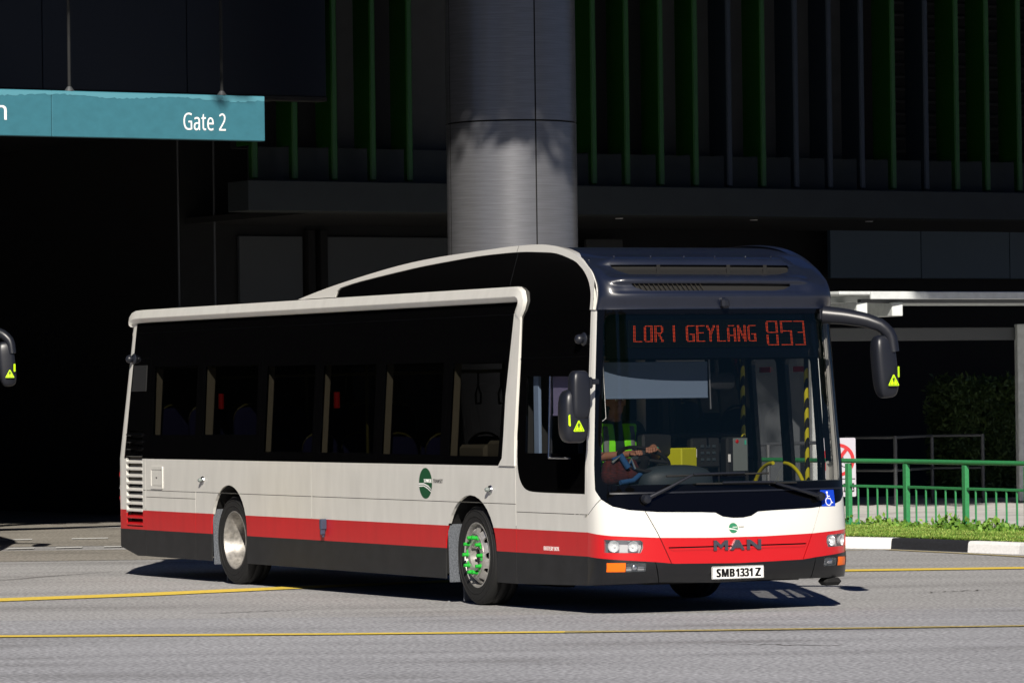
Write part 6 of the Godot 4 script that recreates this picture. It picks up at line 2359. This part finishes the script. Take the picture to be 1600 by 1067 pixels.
func nets(s: SurfaceTool, bones: Array, cell: float, k: float, grow := 0.0, keep = null) -> void:
	var lo := Vector3(1e9, 1e9, 1e9)
	var hi := -lo
	for b in bones:
		for e in [0, 1]:
			var r: float = b[2 + e] + grow + cell * 2.0
			lo = lo.min(b[e] - Vector3(r, r, r))
			hi = hi.max(b[e] + Vector3(r, r, r))
	var n := Vector3i(((hi - lo) / cell).ceil()) + Vector3i.ONE
	var f := PackedFloat32Array()
	f.resize(n.x * n.y * n.z)
	f.fill(1.0)
	for b in bones:
		var r: float = maxf(b[2], b[3]) + grow + cell * 2.5 + k
		var a0 := Vector3i(((b[0].min(b[1]) - Vector3(r, r, r) - lo) / cell).floor()).clamp(Vector3i.ZERO, n - Vector3i.ONE)
		var a1 := Vector3i(((b[0].max(b[1]) + Vector3(r, r, r) - lo) / cell).ceil()).clamp(Vector3i.ZERO, n - Vector3i.ONE)
		for z in range(a0.z, a1.z + 1):
			for y in range(a0.y, a1.y + 1):
				for x in range(a0.x, a1.x + 1):
					var i := (z * n.y + y) * n.x + x
					var d := capsule_d(lo + Vector3(x, y, z) * cell, b[0], b[1], b[2] + grow, b[3] + grow)
					var o := f[i]
					var h := maxf(k - absf(o - d), 0.0) / k
					f[i] = minf(o, d) - h * h * k * 0.25
	if keep != null:
		for z in n.z:
			for y in n.y:
				for x in n.x:
					var i := (z * n.y + y) * n.x + x
					if f[i] < cell * 3.0:
						f[i] = maxf(f[i], keep.call(lo + Vector3(x, y, z) * cell))
	var id := {}
	var vs := PackedVector3Array()
	var ns := PackedVector3Array()
	for z in n.z - 1:
		for y in n.y - 1:
			for x in n.x - 1:
				var i := (z * n.y + y) * n.x + x
				var c := [f[i], f[i + 1], f[i + n.x], f[i + n.x + 1], f[i + n.x * n.y], f[i + n.x * n.y + 1], f[i + n.x * n.y + n.x], f[i + n.x * n.y + n.x + 1]]
				var neg := 0
				for v in c:
					if v < 0.0:
						neg += 1
				if neg == 0 or neg == 8:
					continue
				var acc := Vector3.ZERO
				var m := 0
				for e in [[0, 1], [2, 3], [4, 5], [6, 7], [0, 2], [1, 3], [4, 6], [5, 7], [0, 4], [1, 5], [2, 6], [3, 7]]:
					var va: float = c[e[0]]
					var vb: float = c[e[1]]
					if (va < 0.0) != (vb < 0.0):
						var t := va / (va - vb)
						var pa := Vector3(e[0] & 1, (e[0] >> 1) & 1, (e[0] >> 2) & 1)
						var pb := Vector3(e[1] & 1, (e[1] >> 1) & 1, (e[1] >> 2) & 1)
						acc += pa.lerp(pb, t)
						m += 1
				id[i] = vs.size()
				vs.append(lo + (Vector3(x, y, z) + acc / m) * cell)
				ns.append(Vector3(c[1] + c[3] + c[5] + c[7] - c[0] - c[2] - c[4] - c[6], c[2] + c[3] + c[6] + c[7] - c[0] - c[1] - c[4] - c[5], c[4] + c[5] + c[6] + c[7] - c[0] - c[1] - c[2] - c[3]).normalized())
	var st := [1, n.x, n.x * n.y]
	for i in id:
		for ax in 3:
			var j: int = i + st[ax]
			if j >= f.size() or (f[i] < 0.0) == (f[j] < 0.0):
				continue
			var u: int = st[(ax + 1) % 3]
			var v: int = st[(ax + 2) % 3]
			if id.has(i - u) and id.has(i - v) and id.has(i - u - v):
				var q := [id[i], id[i - u], id[i - u - v], id[i - v]]
				tri(s, vs[q[0]], vs[q[1]], vs[q[2]], ns[q[0]], ns[q[1]], ns[q[2]])
				tri(s, vs[q[0]], vs[q[2]], vs[q[3]], ns[q[0]], ns[q[2]], ns[q[3]])


func _driver(bus: Node3D) -> void:
	var p := base("person", Vector3.ZERO)
	p.transform = bus.transform
	tag(p, "bus driver in a green shirt and lime hi-vis vest, hand on the steering wheel", "person")
	# joints in the bus frame: seated behind the right half of the windscreen
	var hip := Vector3(0.65, 1.20, -1.16)
	var chest := Vector3(0.65, 1.50, -1.18)
	var neck := Vector3(0.65, 1.70, -1.18)
	var head := Vector3(0.65, 1.90, -1.12)
	var shl := Vector3(0.86, 1.64, -1.17)
	var shr := Vector3(0.44, 1.64, -1.17)
	var ell := Vector3(0.96, 1.42, -0.96)
	var elr := Vector3(0.37, 1.40, -0.98)
	var wrl := Vector3(0.80, 1.485, -0.70)
	var wrr := Vector3(0.56, 1.43, -0.68)
	var torso := [[hip, Vector3(0.65, 1.34, -1.17), 0.150, 0.140], [Vector3(0.57, 1.30, -1.17), Vector3(0.55, 1.56, -1.18), 0.11, 0.11], [Vector3(0.73, 1.30, -1.17), Vector3(0.75, 1.56, -1.18), 0.11, 0.11], [shr, shl, 0.075, 0.075], [chest, neck, 0.13, 0.06], [neck, Vector3(0.65, 1.80, -1.15), 0.056, 0.054]]
	var legs := [[Vector3(0.56, 1.20, -1.12), Vector3(0.54, 1.18, -0.68), 0.095, 0.07], [Vector3(0.74, 1.20, -1.12), Vector3(0.78, 1.18, -0.68), 0.095, 0.07], [Vector3(0.54, 1.18, -0.68), Vector3(0.54, 0.86, -0.54), 0.065, 0.045], [Vector3(0.78, 1.18, -0.68), Vector3(0.80, 0.86, -0.52), 0.065, 0.045], [Vector3(0.54, 0.86, -0.52), Vector3(0.54, 0.85, -0.34), 0.045, 0.035], [Vector3(0.80, 0.86, -0.50), Vector3(0.80, 0.85, -0.32), 0.045, 0.035]]
	var arms := [[shl, ell, 0.062, 0.046], [ell, wrl, 0.044, 0.030], [shr, elr, 0.062, 0.046], [elr, wrr, 0.044, 0.030]]
	var s := new_st()
	nets(s, torso + legs + arms, 0.014, 0.035)
	# head with nose, ears and jaw
	var hb := [[head + Vector3(0, 0.03, -0.015), head + Vector3(0, 0.02, -0.02), 0.088, 0.088], [head + Vector3(0, -0.03, 0.025), head + Vector3(0, -0.075, 0.035), 0.062, 0.045], [head + Vector3(0, 0.01, 0.085), head + Vector3(0, -0.025, 0.100), 0.010, 0.015], [head + Vector3(-0.085, 0.0, -0.01), head + Vector3(-0.088, -0.03, -0.005), 0.018, 0.012], [head + Vector3(0.085, 0.0, -0.01), head + Vector3(0.088, -0.03, -0.005), 0.018, 0.012], [head + Vector3(-0.018, -0.055, 0.075), head + Vector3(0.018, -0.055, 0.075), 0.008, 0.008], [head + Vector3(0, -0.08, 0.0), Vector3(0.65, 1.74, -1.17), 0.052, 0.055]]
	nets(s, hb, 0.006, 0.018)
	# hands closed round the wheel rim
	for e in [[wrl, Vector3(-0.10, -0.02, 0.11), -1.0], [wrr, Vector3(0.03, 0.02, 0.12), 1.0]]:
		var w: Vector3 = e[0]
		var d: Vector3 = e[1].normalized()
		var sd: Vector3 = d.cross(Vector3.UP).normalized()
		var up := sd.cross(d).normalized()
		var k := w + d * 0.085
		var hb2 := [[w, w + d * 0.03, 0.028, 0.026], [w + d * 0.02, k + sd * 0.026, 0.022, 0.013], [w + d * 0.02, k - sd * 0.026, 0.022, 0.013], [w + d * 0.03, k, 0.022, 0.014]]
		for f in 4:
			var o := sd * (0.033 - 0.022 * f)
			var l: float = [0.030, 0.036, 0.034, 0.027][f]
			var k0 := k + o - d * (0.008 if f == 3 else 0.0)
			var k1 := k0 + d * l * 0.9 + up * 0.004
			var k2 := k1 - up * l * 0.85 + d * 0.008
			var k3 := k2 - d * l * 0.75 - up * 0.006
			hb2 += [[k0, k1, 0.0105, 0.0095], [k1, k2, 0.0095, 0.0088], [k2, k3, 0.0088, 0.0078]]
		var th: Vector3 = w + d * 0.025 + sd * 0.025 * e[2]
		hb2 += [[th, th + d * 0.035 + sd * 0.022 * e[2] - up * 0.012, 0.014, 0.011], [th + d * 0.035 + sd * 0.022 * e[2] - up * 0.012, th + d * 0.066 + sd * 0.012 * e[2] - up * 0.022, 0.011, 0.009]]
		nets(s, hb2, 0.005, 0.008)
	part("body", s, M.skin, p)
	# clothes
	s = new_st()
	nets(s, torso.slice(0, 5) + [arms[0], arms[2]], 0.014, 0.035, 0.008, func(q: Vector3) -> float: return maxf(q.y - 1.745, 1.16 - q.y))
	part("shirt", s, M.shirt, p)
	for e in [[ell, shl], [elr, shr]]:
		s = new_st()
		var d: Vector3 = (e[1] - e[0]).normalized()
		tube(s, [e[0] + d * 0.015, e[0] + d * 0.06], 0.060, 12, false)
		part("cuff", s, M.cuff, p)
	s = new_st()
	nets(s, torso.slice(0, 5), 0.014, 0.035, 0.018, func(q: Vector3) -> float:
		# open down the front, armholes and neckline cut away
		var open := 0.045 - absf(q.x - 0.65) if q.z > -1.17 else -1.0
		return maxf(maxf(q.y - 1.70, 1.20 - q.y), maxf(absf(q.x - 0.65) - 0.19, open)))
	var vest := part("hi_vis_vest", s, M.hi_vis, p)
	s = new_st()
	nets(s, torso.slice(0, 5), 0.014, 0.035, 0.023, func(q: Vector3) -> float:
		var a := absf(absf(q.x - 0.65) - 0.135) - 0.026
		return maxf(maxf(maxf(q.y - 1.68, 1.22 - q.y), -1.17 - q.z), a))
	part("reflective_stripe", s, M.device_grey, vest)
	s = new_st()
	nets(s, legs.slice(0, 4) + [torso[0]], 0.014, 0.035, 0.009, func(q: Vector3) -> float: return maxf(q.y - 1.25, 0.89 - q.y))
	part("trousers", s, M.trousers, p)
	s = new_st()
	for e in [0.54, 0.80]:
		sball(s, Transform3D(Basis.IDENTITY, Vector3(e, 0.855, -0.41)), Vector3(0.05, 0.045, 0.14), 0.7, 14, 8)
	part("shoes", s, M.matte_black, p)
	s = new_st()
	nets(s, [[head + Vector3(0, 0.04, -0.02), head + Vector3(0, 0.03, -0.035), 0.094, 0.094]], 0.007, 0.01, 0.0, func(q: Vector3) -> float: return (head.y + 0.055 - q.y) * 0.7 + (q.z - head.z - 0.03) * 0.9)
	part("hair", s, M.hair, p)
	s = new_st()
	for x in [-0.032, 0.032]:
		ball(s, head + Vector3(x, 0.012, 0.066), Vector3(0.012, 0.010, 0.010), 10, 6)
	part("eyes", s, M.plate_white, p)
	s = new_st()
	for x in [-0.032, 0.032]:
		ball(s, head + Vector3(x, 0.012, 0.074), Vector3(0.005, 0.006, 0.004), 8, 5)
	part("pupils", s, M.ink, p)


func _bag(bus: Node3D) -> void:
	# woven bag with straps lying on the dashboard in front of the driver
	var g := base("bag", Vector3.ZERO)
	g.transform = bus.transform
	tag(g, "dark red woven bag with blue straps lying on the dashboard", "bag")
	var s := new_st()
	nets(s, [[Vector3(0.22, 1.24, -0.430), Vector3(0.50, 1.24, -0.470), 0.085, 0.06], [Vector3(0.24, 1.31, -0.470), Vector3(0.46, 1.33, -0.510), 0.075, 0.065], [Vector3(0.44, 1.34, -0.510), Vector3(0.55, 1.24, -0.470), 0.05, 0.03]], 0.012, 0.03)
	var m := mat("bag_red", Color(0.45, 0.16, 0.13), 0.9)
	grain(m, noise_tex(0.05, 0.1, 1.0, 256, 71, 2), Vector3(1.2, 9.0, 1.2))
	part("body", s, m, g)
	for k in 2:
		s = new_st()
		tube(s, [Vector3(0.22, 1.36 + 0.03 * k, -0.390), Vector3(0.30, 1.42, -0.395), Vector3(0.36, 1.32, -0.385), Vector3(0.42, 1.39 - 0.02 * k, -0.410), Vector3(0.45, 1.30, -0.395)], 0.012, 7)
		part("strap", s, M.device_grey if k == 0 else M.bag_blue, g)
	s = new_st()
	tube(s, [Vector3(0.31, 1.43, -0.410), Vector3(0.37, 1.31, -0.370)], 0.028, 8)
	part("bottle", s, M.bag_blue, g)
	s = new_st()
	tube(s, [Vector3(0.28, 1.185, -0.355), Vector3(0.42, 1.20, -0.380), Vector3(0.53, 1.27, -0.410)], 0.022, 8)
	part("blue_edge", s, M.bag_blue, g)


func _second_bus(bus: Node3D) -> void:
	var c: Node3D = bus.duplicate()
	c.name = numbered("single_deck_bus")
	add_child(c)
	c.set_meta("label", "second bus beyond the left edge, only its dark left mirror showing")
	c.rotation.y = 0.22
	for n in ["mirror_001", "mirror_arm"]:
		(c.get_node(n) as Node3D).position.y += 0.26
	var tip := Vector3(2.945, 2.19, -0.03)
	var want := Vector3(-6.23, 2.42, -55.0)
	c.position = want - c.basis * tip
	c.position.y = -0.0225
